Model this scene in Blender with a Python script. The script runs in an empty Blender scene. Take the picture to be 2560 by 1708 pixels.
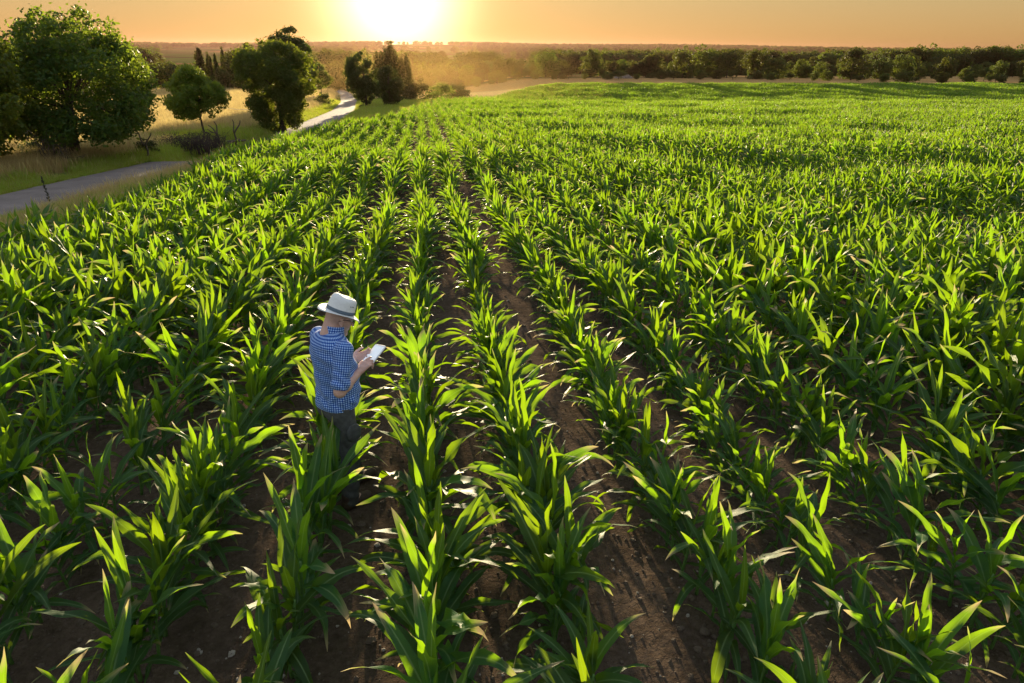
import bpy, math, random
import numpy as np
from mathutils import Vector, Matrix, Euler, noise
R = math.radians
rng = np.random.default_rng(7)
random.seed(7)
scene = bpy.context.scene
COL = scene.collection

# ------------------------------------------------------------------ helpers
def tag(o, label=None, cat=None, group=None, kind=None):
    if label: o['label'] = label
    if cat: o['category'] = cat
    if group: o['group'] = group
    if kind: o['kind'] = kind
    return o

def empty(name, loc, rz=0.0, label=None, cat=None, group=None):
    o = bpy.data.objects.new(name, None)
    o.empty_display_size = 0.2
    COL.objects.link(o)
    o.location = loc
    o.rotation_euler = (0, 0, rz)
    return tag(o, label, cat, group)

def mesh_np(name, verts, faces, mat=None, smooth=True, uv=None):
    """verts (n,3); faces: (m,k) array or list of such arrays; uv per vertex (n,2)"""
    if not isinstance(faces, list): faces = [faces]
    verts = np.asarray(verts, dtype=np.float32)
    me = bpy.data.meshes.new(name)
    me.vertices.add(len(verts))
    me.vertices.foreach_set('co', verts.ravel())
    loops = np.concatenate([np.asarray(f, dtype=np.int32).ravel() for f in faces])
    sizes = np.concatenate([np.full(len(f), np.asarray(f).shape[1], dtype=np.int32) for f in faces])
    me.loops.add(len(loops)); me.loops.foreach_set('vertex_index', loops)
    me.polygons.add(len(sizes))
    starts = np.concatenate([[0], np.cumsum(sizes)[:-1]]).astype(np.int32)
    me.polygons.foreach_set('loop_start', starts)
    me.polygons.foreach_set('use_smooth', np.full(len(sizes), smooth, dtype=bool))
    if uv is not None:
        l = me.uv_layers.new(name='UVMap')
        l.data.foreach_set('uv', np.asarray(uv, dtype=np.float32)[loops].ravel())
    me.update(calc_edges=True)
    if mat: me.materials.append(mat)
    return me

def obj(name, me, parent=None, loc=None):
    o = bpy.data.objects.new(name, me)
    COL.objects.link(o)
    if parent: o.parent = parent
    if loc is not None: o.location = loc
    return o

class Geo:
    """collects vertices / quads / tris"""
    def __init__(s): s.v = []; s.q = []; s.t = []; s.uv = []; s.n = 0
    def add(s, v, q=None, t=None, uv=None):
        v = np.asarray(v, float).reshape(-1, 3)
        s.v.append(v)
        if q is not None and len(q): s.q.append(np.asarray(q, int) + s.n)
        if t is not None and len(t): s.t.append(np.asarray(t, int) + s.n)
        s.uv.append(np.zeros((len(v), 2)) if uv is None else np.asarray(uv, float))
        s.n += len(v)
    def mesh(s, name, mat, smooth=True):
        f = []
        if s.q: f.append(np.concatenate(s.q))
        if s.t: f.append(np.concatenate(s.t))
        return mesh_np(name, np.concatenate(s.v), f, mat, smooth, np.concatenate(s.uv))

def tube(g, pts, rad, seg=7, cap=True):
    pts = np.asarray(pts, float); n = len(pts)
    rad = np.broadcast_to(np.asarray(rad, float), (n,))
    tan = np.gradient(pts, axis=0); tan /= np.linalg.norm(tan, axis=1)[:, None] + 1e-9
    ref = np.array([0, 0, 1.0]) if abs(tan[0, 2]) < .9 else np.array([1.0, 0, 0])
    V = []
    for i in range(n):
        a = np.cross(tan[i], ref); a /= np.linalg.norm(a) + 1e-9
        b = np.cross(tan[i], a); ref = np.cross(a, tan[i])
        an = np.arange(seg) / seg * 2 * np.pi
        V.append(pts[i] + rad[i] * (np.cos(an)[:, None] * a + np.sin(an)[:, None] * b))
    V = np.concatenate(V)
    q = []
    for i in range(n - 1):
        for k in range(seg):
            k2 = (k + 1) % seg
            q.append((i * seg + k, i * seg + k2, (i + 1) * seg + k2, (i + 1) * seg + k))
    t = []
    if cap:
        V = np.concatenate([V, pts[:1], pts[-1:]])
        for k in range(seg):
            k2 = (k + 1) % seg
            t.append((n * seg, k2, k)); t.append((n * seg + 1, (n - 1) * seg + k, (n - 1) * seg + k2))
    g.add(V, q, t)

def unlinked(name, me):
    return bpy.data.objects.new(name, me)

def scatter(name, pts, rot, scl, idx, protos, label=None):
    """ONE object whose points carry instances of the prototype meshes (geometry nodes)"""
    pts = np.asarray(pts, np.float32); n = len(pts)
    me = bpy.data.meshes.new(name)
    me.vertices.add(n); me.vertices.foreach_set('co', pts.ravel())
    a = me.attributes.new('rot', 'FLOAT_VECTOR', 'POINT'); a.data.foreach_set('vector', np.asarray(rot, np.float32).ravel())
    scl = np.asarray(scl, np.float32)
    if scl.ndim == 1: scl = np.repeat(scl[:, None], 3, 1)
    a = me.attributes.new('scl', 'FLOAT_VECTOR', 'POINT'); a.data.foreach_set('vector', scl.ravel())
    a = me.attributes.new('idx', 'INT', 'POINT'); a.data.foreach_set('value', np.asarray(idx, np.int32))
    o = obj(name, me)
    tag(o, label, None, None, 'stuff')
    ng = bpy.data.node_groups.new(name + '_nodes', 'GeometryNodeTree')
    ng.interface.new_socket('Geometry', in_out='INPUT', socket_type='NodeSocketGeometry')
    ng.interface.new_socket('Geometry', in_out='OUTPUT', socket_type='NodeSocketGeometry')
    N = ng.nodes; L = ng.links
    gi = N.new('NodeGroupInput'); go = N.new('NodeGroupOutput')
    iop = N.new('GeometryNodeInstanceOnPoints')
    jall = N.new('GeometryNodeJoinGeometry')
    for pr in reversed(protos):
        if not isinstance(pr, (list, tuple)): pr = [pr]
        j = N.new('GeometryNodeJoinGeometry')
        for p in pr:
            oi = N.new('GeometryNodeObjectInfo'); oi.transform_space = 'ORIGINAL'
            oi.inputs['Object'].default_value = p
            L.new(oi.outputs['Geometry'], j.inputs[0])
        gt = N.new('GeometryNodeGeometryToInstance')
        L.new(j.outputs[0], gt.inputs[0]); L.new(gt.outputs[0], jall.inputs[0])
    def attr(nm, ty):
        x = N.new('GeometryNodeInputNamedAttribute'); x.data_type = ty
        x.inputs['Name'].default_value = nm
        return x.outputs['Attribute']
    L.new(gi.outputs[0], iop.inputs['Points'])
    L.new(jall.outputs[0], iop.inputs['Instance'])
    iop.inputs['Pick Instance'].default_value = True
    L.new(attr('idx', 'INT'), iop.inputs['Instance Index'])
    e = N.new('FunctionNodeEulerToRotation')
    L.new(attr('rot', 'FLOAT_VECTOR'), e.inputs[0]); L.new(e.outputs[0], iop.inputs['Rotation'])
    L.new(attr('scl', 'FLOAT_VECTOR'), iop.inputs['Scale'])
    L.new(iop.outputs[0], go.inputs[0])
    m = o.modifiers.new('scatter', 'NODES'); m.node_group = ng
    return o

# ------------------------------------------------------------------ node material helpers
def newmat(name):
    m = bpy.data.materials.new(name); m.use_nodes = True
    nt = m.node_tree; nt.nodes.clear()
    out = nt.nodes.new('ShaderNodeOutputMaterial')
    return m, nt, out

def nd(nt, ty, **kw):
    n = nt.nodes.new(ty)
    for k, v in kw.items():
        if k in n.inputs.keys(): n.inputs[k].default_value = v
        else: setattr(n, k, v)
    return n

def ramp(nt, fac, stops):
    r = nt.nodes.new('ShaderNodeValToRGB')
    cr = r.color_ramp
    while len(cr.elements) < len(stops): cr.elements.new(0.5)
    for e, (p, c) in zip(cr.elements, stops):
        e.position = p; e.color = (*c, 1)
    nt.links.new(fac, r.inputs[0])
    return r.outputs[0]

def mixc(nt, fac, a, b, mode='MIX'):
    m = nt.nodes.new('ShaderNodeMix'); m.data_type = 'RGBA'; m.blend_type = mode
    for s, v in ((m.inputs[0], fac), (m.inputs[6], a), (m.inputs[7], b)):
        if hasattr(v, 'is_linked'): nt.links.new(v, s)
        elif isinstance(v, (int, float)): s.default_value = v
        else: s.default_value = (*v, 1)
    return m.outputs[2]

def math_(nt, op, a, b=None):
    m = nt.nodes.new('ShaderNodeMath'); m.operation = op
    for s, v in ((m.inputs[0], a), (m.inputs[1], b)):
        if v is None: continue
        if hasattr(v, 'is_linked'): nt.links.new(v, s)
        else: s.default_value = v
    return m.outputs[0]

def noise_(nt, scale, detail=4, vec=None, rough=.55):
    n = nt.nodes.new('ShaderNodeTexNoise'); n.inputs['Scale'].default_value = scale
    n.inputs['Detail'].default_value = detail; n.inputs['Roughness'].default_value = rough
    if vec is not None: nt.links.new(vec, n.inputs['Vector'])
    return n.outputs['Fac']

def leaf_mat(name, refl, trans, tmix=.5, rough=.45, spec=.4, var=.35, vein=False, hue=0.03, tip=None):
    """thin leaf: reflecting Principled + Translucent, a random tint for each plant"""
    m, nt, out = newmat(name); L = nt.links
    oi = nt.nodes.new('ShaderNodeObjectInfo')
    geo = nt.nodes.new('ShaderNodeNewGeometry')
    rnd = math_(nt, 'ADD', math_(nt, 'MULTIPLY', oi.outputs['Random'], .6), math_(nt, 'MULTIPLY', geo.outputs['Random Per Island'], .4))
    val = math_(nt, 'ADD', 1 - var, math_(nt, 'MULTIPLY', rnd, 2 * var))
    hv = math_(nt, 'ADD', .5 - hue, math_(nt, 'MULTIPLY', rnd, 2 * hue))
    def tint(c):
        h = nt.nodes.new('ShaderNodeHueSaturation')
        if hasattr(c, 'is_linked'): L.new(c, h.inputs['Color'])
        else: h.inputs['Color'].default_value = (*c, 1)
        L.new(val, h.inputs['Value']); L.new(hv, h.inputs['Hue'])
        return h.outputs[0]
    cr, ct = tint(refl), tint(trans)
    pb = nt.nodes.new('ShaderNodeBsdfPrincipled')
    pb.inputs['Roughness'].default_value = rough
    pb.inputs['Specular IOR Level'].default_value = spec
    if vein:
        uv = nt.nodes.new('ShaderNodeUVMap'); sp = nt.nodes.new('ShaderNodeSeparateXYZ')
        L.new(uv.outputs[0], sp.inputs[0])
        d = math_(nt, 'ABSOLUTE', math_(nt, 'SUBTRACT', sp.outputs[0], .5))
        rib = math_(nt, 'LESS_THAN', d, .05)
        w = nt.nodes.new('ShaderNodeTexWave'); w.inputs['Scale'].default_value = 4.2
        w.inputs['Distortion'].default_value = .6; w.inputs['Detail'].default_value = 2
        L.new(uv.outputs[0], w.inputs['Vector'])
        str_ = math_(nt, 'MULTIPLY', w.outputs['Fac'], .28)
        ct = mixc(nt, str_, ct, (trans[0] * .45, trans[1] * .5, trans[2] * .4))
        cr = mixc(nt, math_(nt, 'MULTIPLY', rib, .7), cr, (.25, .36, .14))
        if tip:
            # dried, straw-coloured tips and margins on some of the leaves
            nf = noise_(nt, 2.4, 3, uv.outputs[0])
            tv = math_(nt, 'ADD', math_(nt, 'ADD', sp.outputs[1], math_(nt, 'MULTIPLY', rnd, .45)), math_(nt, 'MULTIPLY', math_(nt, 'SUBTRACT', nf, .5), .5))
            tf = nt.nodes.new('ShaderNodeMapRange'); tf.inputs[1].default_value = 1.08; tf.inputs[2].default_value = 1.27
            L.new(tv, tf.inputs[0])
            cr = mixc(nt, tf.outputs[0], cr, tip); ct = mixc(nt, tf.outputs[0], ct, tip)
        bp = nt.nodes.new('ShaderNodeBump'); bp.inputs['Strength'].default_value = .25; bp.inputs['Distance'].default_value = .004
        L.new(w.outputs['Fac'], bp.inputs['Height']); L.new(bp.outputs[0], pb.inputs['Normal'])
    L.new(cr, pb.inputs['Base Color'])
    tr = nt.nodes.new('ShaderNodeBsdfTranslucent'); L.new(ct, tr.inputs['Color'])
    mx = nt.nodes.new('ShaderNodeMixShader'); mx.inputs[0].default_value = tmix
    L.new(pb.outputs[0], mx.inputs[1]); L.new(tr.outputs[0], mx.inputs[2]); L.new(mx.outputs[0], out.inputs['Surface'])
    return m

def plain(name, col, rough=.7, var=.15, scale=12, bump=0.0, spec=.3, metallic=0):
    m, nt, out = newmat(name)
    pb = nt.nodes.new('ShaderNodeBsdfPrincipled')
    tc = nt.nodes.new('ShaderNodeTexCoord')
    f = noise_(nt, scale, 5, tc.outputs['Object'])
    c = ramp(nt, f, [(.3, tuple(x * (1 - var) for x in col)), (.7, tuple(min(1, x * (1 + var)) for x in col))])
    nt.links.new(c, pb.inputs['Base Color'])
    pb.inputs['Roughness'].default_value = rough; pb.inputs['Specular IOR Level'].default_value = spec
    pb.inputs['Metallic'].default_value = metallic
    if bump:
        b = nt.nodes.new('ShaderNodeBump'); b.inputs['Strength'].default_value = .6; b.inputs['Distance'].default_value = bump
        nt.links.new(f, b.inputs['Height']); nt.links.new(b.outputs[0], pb.inputs['Normal'])
    nt.links.new(pb.outputs[0], out.inputs['Surface'])
    return m

# ------------------------------------------------------------------ terrain height (camera at the origin, metres; crop rows run along +Y)
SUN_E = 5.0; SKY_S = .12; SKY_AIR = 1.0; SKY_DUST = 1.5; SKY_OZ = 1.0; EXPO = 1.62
HAZE = .00005; HAZE_G = .62; HAZE_C = (.24, .14, .11, 1); DUST = .00017
SKY_GAM = .18
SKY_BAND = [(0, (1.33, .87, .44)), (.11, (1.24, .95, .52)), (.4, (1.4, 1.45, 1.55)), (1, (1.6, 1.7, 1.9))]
SKY_GLOW = [(420, (7, 6, 3.6)), (90, (.9, .30, .01))]
_Y=np.arange(-100.,9000.,1.)
def _prof(ys,zs,k=9):
    p=np.interp(_Y,ys,zs); pad=np.concatenate([p[:k][::-1]*0+p[0]-(p[1]-p[0])*np.arange(k,0,-1),p,np.full(k,p[-1])])
    w=np.hanning(2*k+3)[1:-1]; w/=w.sum()
    return np.convolve(pad,w,'valid')
_R=_prof([-100,98,122,150,192,208,240,300,340,400,800,1500,2500,3600,4600,9000],[1.43,-7.74,-10.7,-10.8,-9.75,-10.7,-11.1,-11.5,-12.4,-15.5,-22,-25,-26,-23,-19,-19])
_L=_prof([-100,150,215,262,400,800,1500,2500,3600,4600,9000],[1.43,-10.145,-12.6,-14.4,-17,-22,-25,-26,-23,-17,-17])
def sst(a,b,x):
    t=np.clip((x-a)/(b-a),0,1); return t*t*(3-2*t)
def terr(x,y):
    x=np.asarray(x,float); y=np.asarray(y,float)
    w=sst(-6,30,x-0.05*y)
    z=np.interp(y,_Y,_R)*w+np.interp(y,_Y,_L)*(1-w)
    lx=np.interp(y,[-60,-10,20,33,53,90,142,200,262],[-25,-16.6,-11.7,-10.1,-8.6,-9.7,-14.0,-20.5,-29])
    z=z-.85*np.exp(-((x-lx)/1.9)**4)*sst(31,38,y)*(1-sst(44,54,y))      # the lane runs in a hollow here
    f=sst(350,1200,y)
    z=z+f*(2.2*np.sin(x/310+1.3)*np.cos(y/420)+1.6*np.sin(x/137+y/190))
    h=sst(3000,5200,y)
    z=z+h*(9*np.sin(x/820+.4)+5*np.sin(x/390+2.)+7+ 10*np.exp(-((x+600)/1800)**2))
    return z
def tz(x, y): return float(terr(x, y))

# lane (centre line) and the left edge of the maize
LANE_Y = [-60, -10, 20, 33, 53, 90, 142, 200, 262]
LANE_X = [-25, -16.6, -11.7, -10.1, -8.6, -9.7, -14.0, -20.5, -29]
def lane(y): return np.interp(y, LANE_Y, LANE_X)
EDGE_Y = [-60, 0, 12, 23, 29, 43, 51, 60, 80, 114, 171, 200]
EDGE_X = [-9.2, -8.5, -8.3, -8.3, -8.5, -7.4, -5.4, -2.6, -1.6, 1.6, 21, 34]
def edge(y): return np.interp(y, EDGE_Y, EDGE_X)

# ------------------------------------------------------------------ camera, sun, sky, haze
cam = bpy.data.cameras.new('camera'); cam.lens = 24; cam.sensor_width = 36
cam.clip_start = .05; cam.clip_end = 30000
co = bpy.data.objects.new('camera', cam); COL.objects.link(co); scene.camera = co
PITCH, YAW, ROLL = R(23.37), R(7.2), R(.35)
fw = Vector((math.sin(YAW) * math.cos(PITCH), math.cos(YAW) * math.cos(PITCH), -math.sin(PITCH)))
rt = Vector((math.cos(YAW), -math.sin(YAW), 0)); upv = rt.cross(fw)
r2 = rt * math.cos(ROLL) + upv * math.sin(ROLL); u2 = upv * math.cos(ROLL) - rt * math.sin(ROLL)
co.matrix_world = Matrix(((r2.x, u2.x, -fw.x, 0), (r2.y, u2.y, -fw.y, 0), (r2.z, u2.z, -fw.z, 0), (0, 0, 0, 1)))
def project(p):
    """unit image coordinates of a point (centre 0,0; half-width .75) and its depth"""
    d = Vector(p); z = d.dot(fw)
    return d.dot(r2) / max(z, 1e-3), d.dot(u2) / max(z, 1e-3), z

SUN_EL, SUN_AZ = R(3.3), R(-1.6)
sd = Vector((math.sin(SUN_AZ) * math.cos(SUN_EL), math.cos(SUN_AZ) * math.cos(SUN_EL), math.sin(SUN_EL)))
sl = bpy.data.lights.new('sun', 'SUN'); sl.energy = SUN_E; sl.angle = R(.53); sl.color = (1.0, .80, .50)
so = bpy.data.objects.new('sun', sl); COL.objects.link(so)
so.rotation_euler = sd.to_track_quat('Z', 'Y').to_euler()
world = bpy.data.worlds.new('World'); scene.world = world; world.use_nodes = True
wn = world.node_tree; wn.nodes.clear()
wo = wn.nodes.new('ShaderNodeOutputWorld'); bg = wn.nodes.new('ShaderNodeBackground')
sky = wn.nodes.new('ShaderNodeTexSky'); sky.sky_type = 'NISHITA'; sky.sun_disc = False
sky.sun_elevation = SUN_EL; sky.sun_rotation = SUN_AZ
sky.altitude = 60; sky.air_density = SKY_AIR; sky.dust_density = SKY_DUST; sky.ozone_density = SKY_OZ
bg.inputs['Strength'].default_value = SKY_S
# evening sky: ramp dims and warms the horizon, raises higher sky as added fill; sun glow
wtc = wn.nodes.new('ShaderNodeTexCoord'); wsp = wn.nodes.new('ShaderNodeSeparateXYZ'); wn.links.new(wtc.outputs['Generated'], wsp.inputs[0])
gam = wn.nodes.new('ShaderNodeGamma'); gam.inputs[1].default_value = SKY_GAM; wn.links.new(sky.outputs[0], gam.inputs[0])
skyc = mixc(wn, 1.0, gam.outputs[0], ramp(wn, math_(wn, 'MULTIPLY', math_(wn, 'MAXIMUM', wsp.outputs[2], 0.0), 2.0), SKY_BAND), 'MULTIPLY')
dt = wn.nodes.new('ShaderNodeVectorMath'); dt.operation = 'DOT_PRODUCT'
wn.links.new(wtc.outputs['Generated'], dt.inputs[0]); dt.inputs[1].default_value = tuple(sd)
dpos = math_(wn, 'MAXIMUM', dt.outputs['Value'], 0.0)
for pw, cc in SKY_GLOW:
    lobe = math_(wn, 'POWER', dpos, pw)
    skyc = mixc(wn, 1.0, skyc, mixc(wn, 1.0, cc, lobe, 'MULTIPLY'), 'ADD')
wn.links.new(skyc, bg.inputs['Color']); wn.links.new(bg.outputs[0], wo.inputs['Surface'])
scene.view_settings.view_transform = 'Standard'; scene.view_settings.look = 'None'
scene.view_settings.gamma = 1; scene.view_settings.exposure = EXPO
scene.render.engine = 'CYCLES'
cy = scene.cycles
cy.use_denoising = True; cy.max_bounces = 6; cy.diffuse_bounces = 3; cy.glossy_bounces = 2; cy.transmission_bounces = 4
cy.volume_bounces = 0; cy.sample_clamp_indirect = 4; cy.caustics_reflective = False; cy.caustics_refractive = False

bxv = np.array([(x, y, z) for z in (-36, 42) for y in (-90, 8200) for x in (-7600, 7600)], float)
hm, nt, out = newmat('haze_air')
pv = nt.nodes.new('ShaderNodeVolumePrincipled')
pv.inputs['Color'].default_value = HAZE_C; pv.inputs['Density'].default_value = HAZE; pv.inputs['Anisotropy'].default_value = HAZE_G
nt.links.new(pv.outputs[0], out.inputs['Volume'])
hz = obj('haze', mesh_np('haze', bxv, np.array([(0, 2, 3, 1), (4, 5, 7, 6), (0, 1, 5, 4), (2, 6, 7, 3), (0, 4, 6, 2), (1, 3, 7, 5)]), hm, False))
tag(hz, 'warm evening haze over the fields and woods', None, None, 'stuff')

# golden field dust hanging in the air in front of the poplars, below the sun
dm, nt, out = newmat('field_dust')
pv = nt.nodes.new('ShaderNodeVolumePrincipled'); pv.inputs['Color'].default_value = (.95, .62, .22, 1)
pv.inputs['Density'].default_value = DUST / 3; pv.inputs['Anisotropy'].default_value = .72
nt.links.new(pv.outputs[0], out.inputs['Volume'])
for kk in (1.25, 1.0, .75, .5):
    dv = []; dq = []; dt_ = []
    for j in range(1, 16):
        for i in range(32):
            a, b = 2 * math.pi * i / 32, math.pi * j / 16
            dv.append((1 + kk * 30 * math.sin(b) * math.cos(a), 172 + kk * 78 * math.sin(b) * math.sin(a), -8 + kk * 9 * math.cos(b)))
    for j in range(14):
        for i in range(32): dq.append((j * 32 + i, (j + 1) * 32 + i, (j + 1) * 32 + (i + 1) % 32, j * 32 + (i + 1) % 32))
    dv += [(1, 172, -8 + 9 * kk), (1, 172, -8 - 9 * kk)]
    for i in range(32): dt_.append((480, i, (i + 1) % 32)); dt_.append((481, 14 * 32 + (i + 1) % 32, 14 * 32 + i))
    tag(obj('dust_haze', mesh_np('dust_haze', dv, [np.array(dq), np.array(dt_)], dm, False)), 'golden dust hanging over the far end of the crop under the sun', None, None, 'stuff')

# ------------------------------------------------------------------ ground sheet with what grows on it as its colour
xs = np.concatenate([-np.arange(100, 7100, 100)[::-1] - 500, -np.arange(160, 600, 15)[::-1], -np.arange(20, 160, 3)[::-1], np.arange(-19.5, 20, .5), np.arange(20, 160, 3), np.arange(160, 600, 15), np.arange(600, 7600, 100)])
xs = np.unique(xs)
ys = np.unique(np.concatenate([np.arange(-60, 0, 2), np.arange(0, 60, .5), np.arange(60, 270, 2), np.arange(270, 1000, 10), np.arange(1000, 8100, 60)]))
GX, GY = np.meshgrid(xs, ys)
GZ = terr(GX, GY)
nx, ny = len(xs), len(ys)
idx = np.arange(nx * ny).reshape(ny, nx)
q = np.stack([idx[:-1, :-1], idx[:-1, 1:], idx[1:, 1:], idx[1:, :-1]], -1).reshape(-1, 4)
def vnoise(x, y, s):
    """cheap smooth value noise, 0..1"""
    x = np.asarray(x) / s; y = np.asarray(y) / s
    xi = np.floor(x).astype(np.int64); yi = np.floor(y).astype(np.int64); fx = x - xi; fy = y - yi
    fx = fx * fx * (3 - 2 * fx); fy = fy * fy * (3 - 2 * fy)
    def h(a, b):
        v = np.sin(a * 127.1 + b * 311.7) * 43758.5453
        return v - np.floor(v)
    return (h(xi, yi) * (1 - fx) + h(xi + 1, yi) * fx) * (1 - fy) + (h(xi, yi + 1) * (1 - fx) + h(xi + 1, yi + 1) * fx) * fy
def zone_color(x, y):
    c = np.empty(x.shape + (3,))
    n1 = vnoise(x, y, 9.)[..., None]; n2 = vnoise(x + 50, y, 70.)[..., None]; n3 = vnoise(x, y + 500, 260.)[..., None]
    soil = np.array([.112, .083, .063]) * (.85 + .3 * n1)
    verge = np.array([.085, .12, .028]) * (.7 + .6 * n1)
    straw = np.array([.48, .36, .16]) * (.8 + .4 * n1)
    floor = np.array([.05, .055, .022]) * (.8 + .4 * n1)
    crop = np.array([.045, .085, .018]) * (.9 + .2 * n1)
    stub = np.array([.40, .255, .105]) * (.85 + .3 * n2)
    e = edge(y); l = lane(y)
    inf = sst(-.2, .3, x - e) * (1 - sst(200, 204, y)) * (1 - sst(250, 262, x))
    dl = np.abs(x - l)
    near_lane = (1 - sst(1.9, 4.6 + 2 * n1[..., 0], dl)) * (1 - sst(150, 220, y))
    right_of_lane = sst(0, .6, x - l)
    g = straw * (1 - near_lane[..., None]) + verge * near_lane[..., None]
    # patch left of the lane takes the green verge colour
    w = (1 - sst(2, 6, np.hypot((x + 12.5) / 1.2, (y - 46) / 1.6)))[..., None]
    g = g * (1 - w) + verge * w
    rv = (right_of_lane * (y < 125))[..., None]
    g = g * (1 - rv * .8) + verge * rv * .8
    c = g * (1 - inf[..., None]) + soil * inf[..., None]
    far = (sst(95, 110, y) * inf)[..., None]
    c = c * (1 - far) + crop * far
    st = (sst(201, 206, y) * (1 - sst(330, 360, y)) * (x > -30))[..., None]
    c = c * (1 - st) + stub * st
    wd = (sst(230, 250, y + .12 * np.abs(x)) * (x < -18) + sst(262, 285, y - .22 * np.clip(x, 0, 400)) * (x >= -18))[..., None]
    c = c * (1 - wd) + floor * wd
    glade = ((vnoise(x, y, 38.) > .54) & (y > 300) & (x > 0))[..., None]
    c = np.where(glade, stub * .85, c)
    ft = sst(430, 520, y)[..., None]
    patch = np.where(n3 > .72, stub * .45, np.where(n2 > .5, crop * 1.3, floor))
    return c * (1 - ft) + patch * ft
gc = zone_color(GX, GY).reshape(-1, 3)
gm, nt, out = newmat('ground_surface'); L = nt.links
pb = nt.nodes.new('ShaderNodeBsdfPrincipled'); pb.inputs['Roughness'].default_value = 1; pb.inputs['Specular IOR Level'].default_value = 0
at_ = nt.nodes.new('ShaderNodeAttribute'); at_.attribute_name = 'cover'
tc = nt.nodes.new('ShaderNodeTexCoord')
f1 = noise_(nt, 1.3, 6, tc.outputs['Object'], .65); f2 = noise_(nt, 18, 5, tc.outputs['Object'], .7)
mul = ramp(nt, f1, [(.3, (.62, .62, .62)), (.7, (1.35, 1.3, 1.25))])
mul2 = ramp(nt, f2, [(.25, (.6, .58, .55)), (.75, (1.4, 1.42, 1.45))])
c = mixc(nt, 1.0, at_.outputs['Color'], mul, 'MULTIPLY'); c = mixc(nt, 1.0, c, mul2, 'MULTIPLY')
L.new(c, pb.inputs['Base Color'])
hsum = math_(nt, 'ADD', math_(nt, 'MULTIPLY', noise_(nt, 6, 6, tc.outputs['Object'], .7), .07), math_(nt, 'MULTIPLY', noise_(nt, 40, 4, tc.outputs['Object'], .7), .018))
bp = nt.nodes.new('ShaderNodeBump'); bp.inputs['Distance'].default_value = 1
L.new(at_.outputs['Alpha'], bp.inputs['Strength'])
L.new(hsum, bp.inputs['Height']); L.new(bp.outputs[0], pb.inputs['Normal']); L.new(pb.outputs[0], out.inputs['Surface'])
gme = mesh_np('ground', np.stack([GX, GY, GZ], -1).reshape(-1, 3), q, gm, True)
ca = gme.color_attributes.new('cover', 'FLOAT_COLOR', 'POINT')
tilled = (sst(-.2, .3, GX - edge(GY)) * (1 - sst(95, 110, GY))).reshape(-1, 1) * .9 + .1          # how cloddy the surface is
ca.data.foreach_set('color', np.concatenate([gc, tilled], 1).astype(np.float32).ravel())
tag(obj('ground', gme), None, None, None, 'structure')

# lane: a narrow grey tarmac strip, slightly crowned
ly = np.arange(-58, 262, .5); lx = lane(ly)
k = np.ones(21) / 21; lx = np.convolve(np.pad(lx, 10, 'edge'), k, 'valid')
offs = np.array([-1.55, -1.47, -.7, 0, .7, 1.47, 1.55]); crown = np.array([-.03, .03, .045, .05, .045, .03, -.03])
LX = lx[:, None] + offs[None]; LY = np.repeat(ly[:, None], 7, 1); LZ = terr(LX, LY) + crown
w = (vnoise(LX * 3 + 9, LY, 1.1) - .5) * .25
LX[:, [0, 1]] += w[:, [0]]; LX[:, [5, 6]] += w[:, [6]]
ii = np.arange(len(ly) * 7).reshape(-1, 7)
lq = np.stack([ii[:-1, :-1], ii[:-1, 1:], ii[1:, 1:], ii[1:, :-1]], -1).reshape(-1, 4)
lm, nt, out = newmat('tarmac'); L = nt.links
pb = nt.nodes.new('ShaderNodeBsdfPrincipled'); pb.inputs['Roughness'].default_value = .95; pb.inputs['Specular IOR Level'].default_value = .08
tc = nt.nodes.new('ShaderNodeTexCoord')
c = ramp(nt, noise_(nt, .9, 5, tc.outputs['Object'], .6), [(.3, (.165, .138, .125)), (.7, (.25, .212, .195))])
c = mixc(nt, 1, c, ramp(nt, noise_(nt, 60, 3, tc.outputs['Object'], .8), [(.3, (.75, .75, .75)), (.7, (1.25, 1.25, 1.25))]), 'MULTIPLY')
L.new(c, pb.inputs['Base Color'])
bp = nt.nodes.new('ShaderNodeBump'); bp.inputs['Strength'].default_value = .5; bp.inputs['Distance'].default_value = .02
L.new(noise_(nt, 50, 4, tc.outputs['Object'], .8), bp.inputs['Height']); L.new(bp.outputs[0], pb.inputs['Normal'])
L.new(pb.outputs[0], out.inputs['Surface'])
tag(obj('road', mesh_np('road', np.stack([LX, LY, LZ], -1).reshape(-1, 3), lq, lm, True)), None, None, None, 'structure')
# ------------------------------------------------------------------ maize plants
M_LEAF = leaf_mat('maize_leaf', (.028, .095, .028), (.265, .455, .006), .5, .46, .28, .28, True, .02, (.5, .38, .2))
M_STALK = plain('maize_stalk', (.10, .20, .045), .5, .3, 30)

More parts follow.
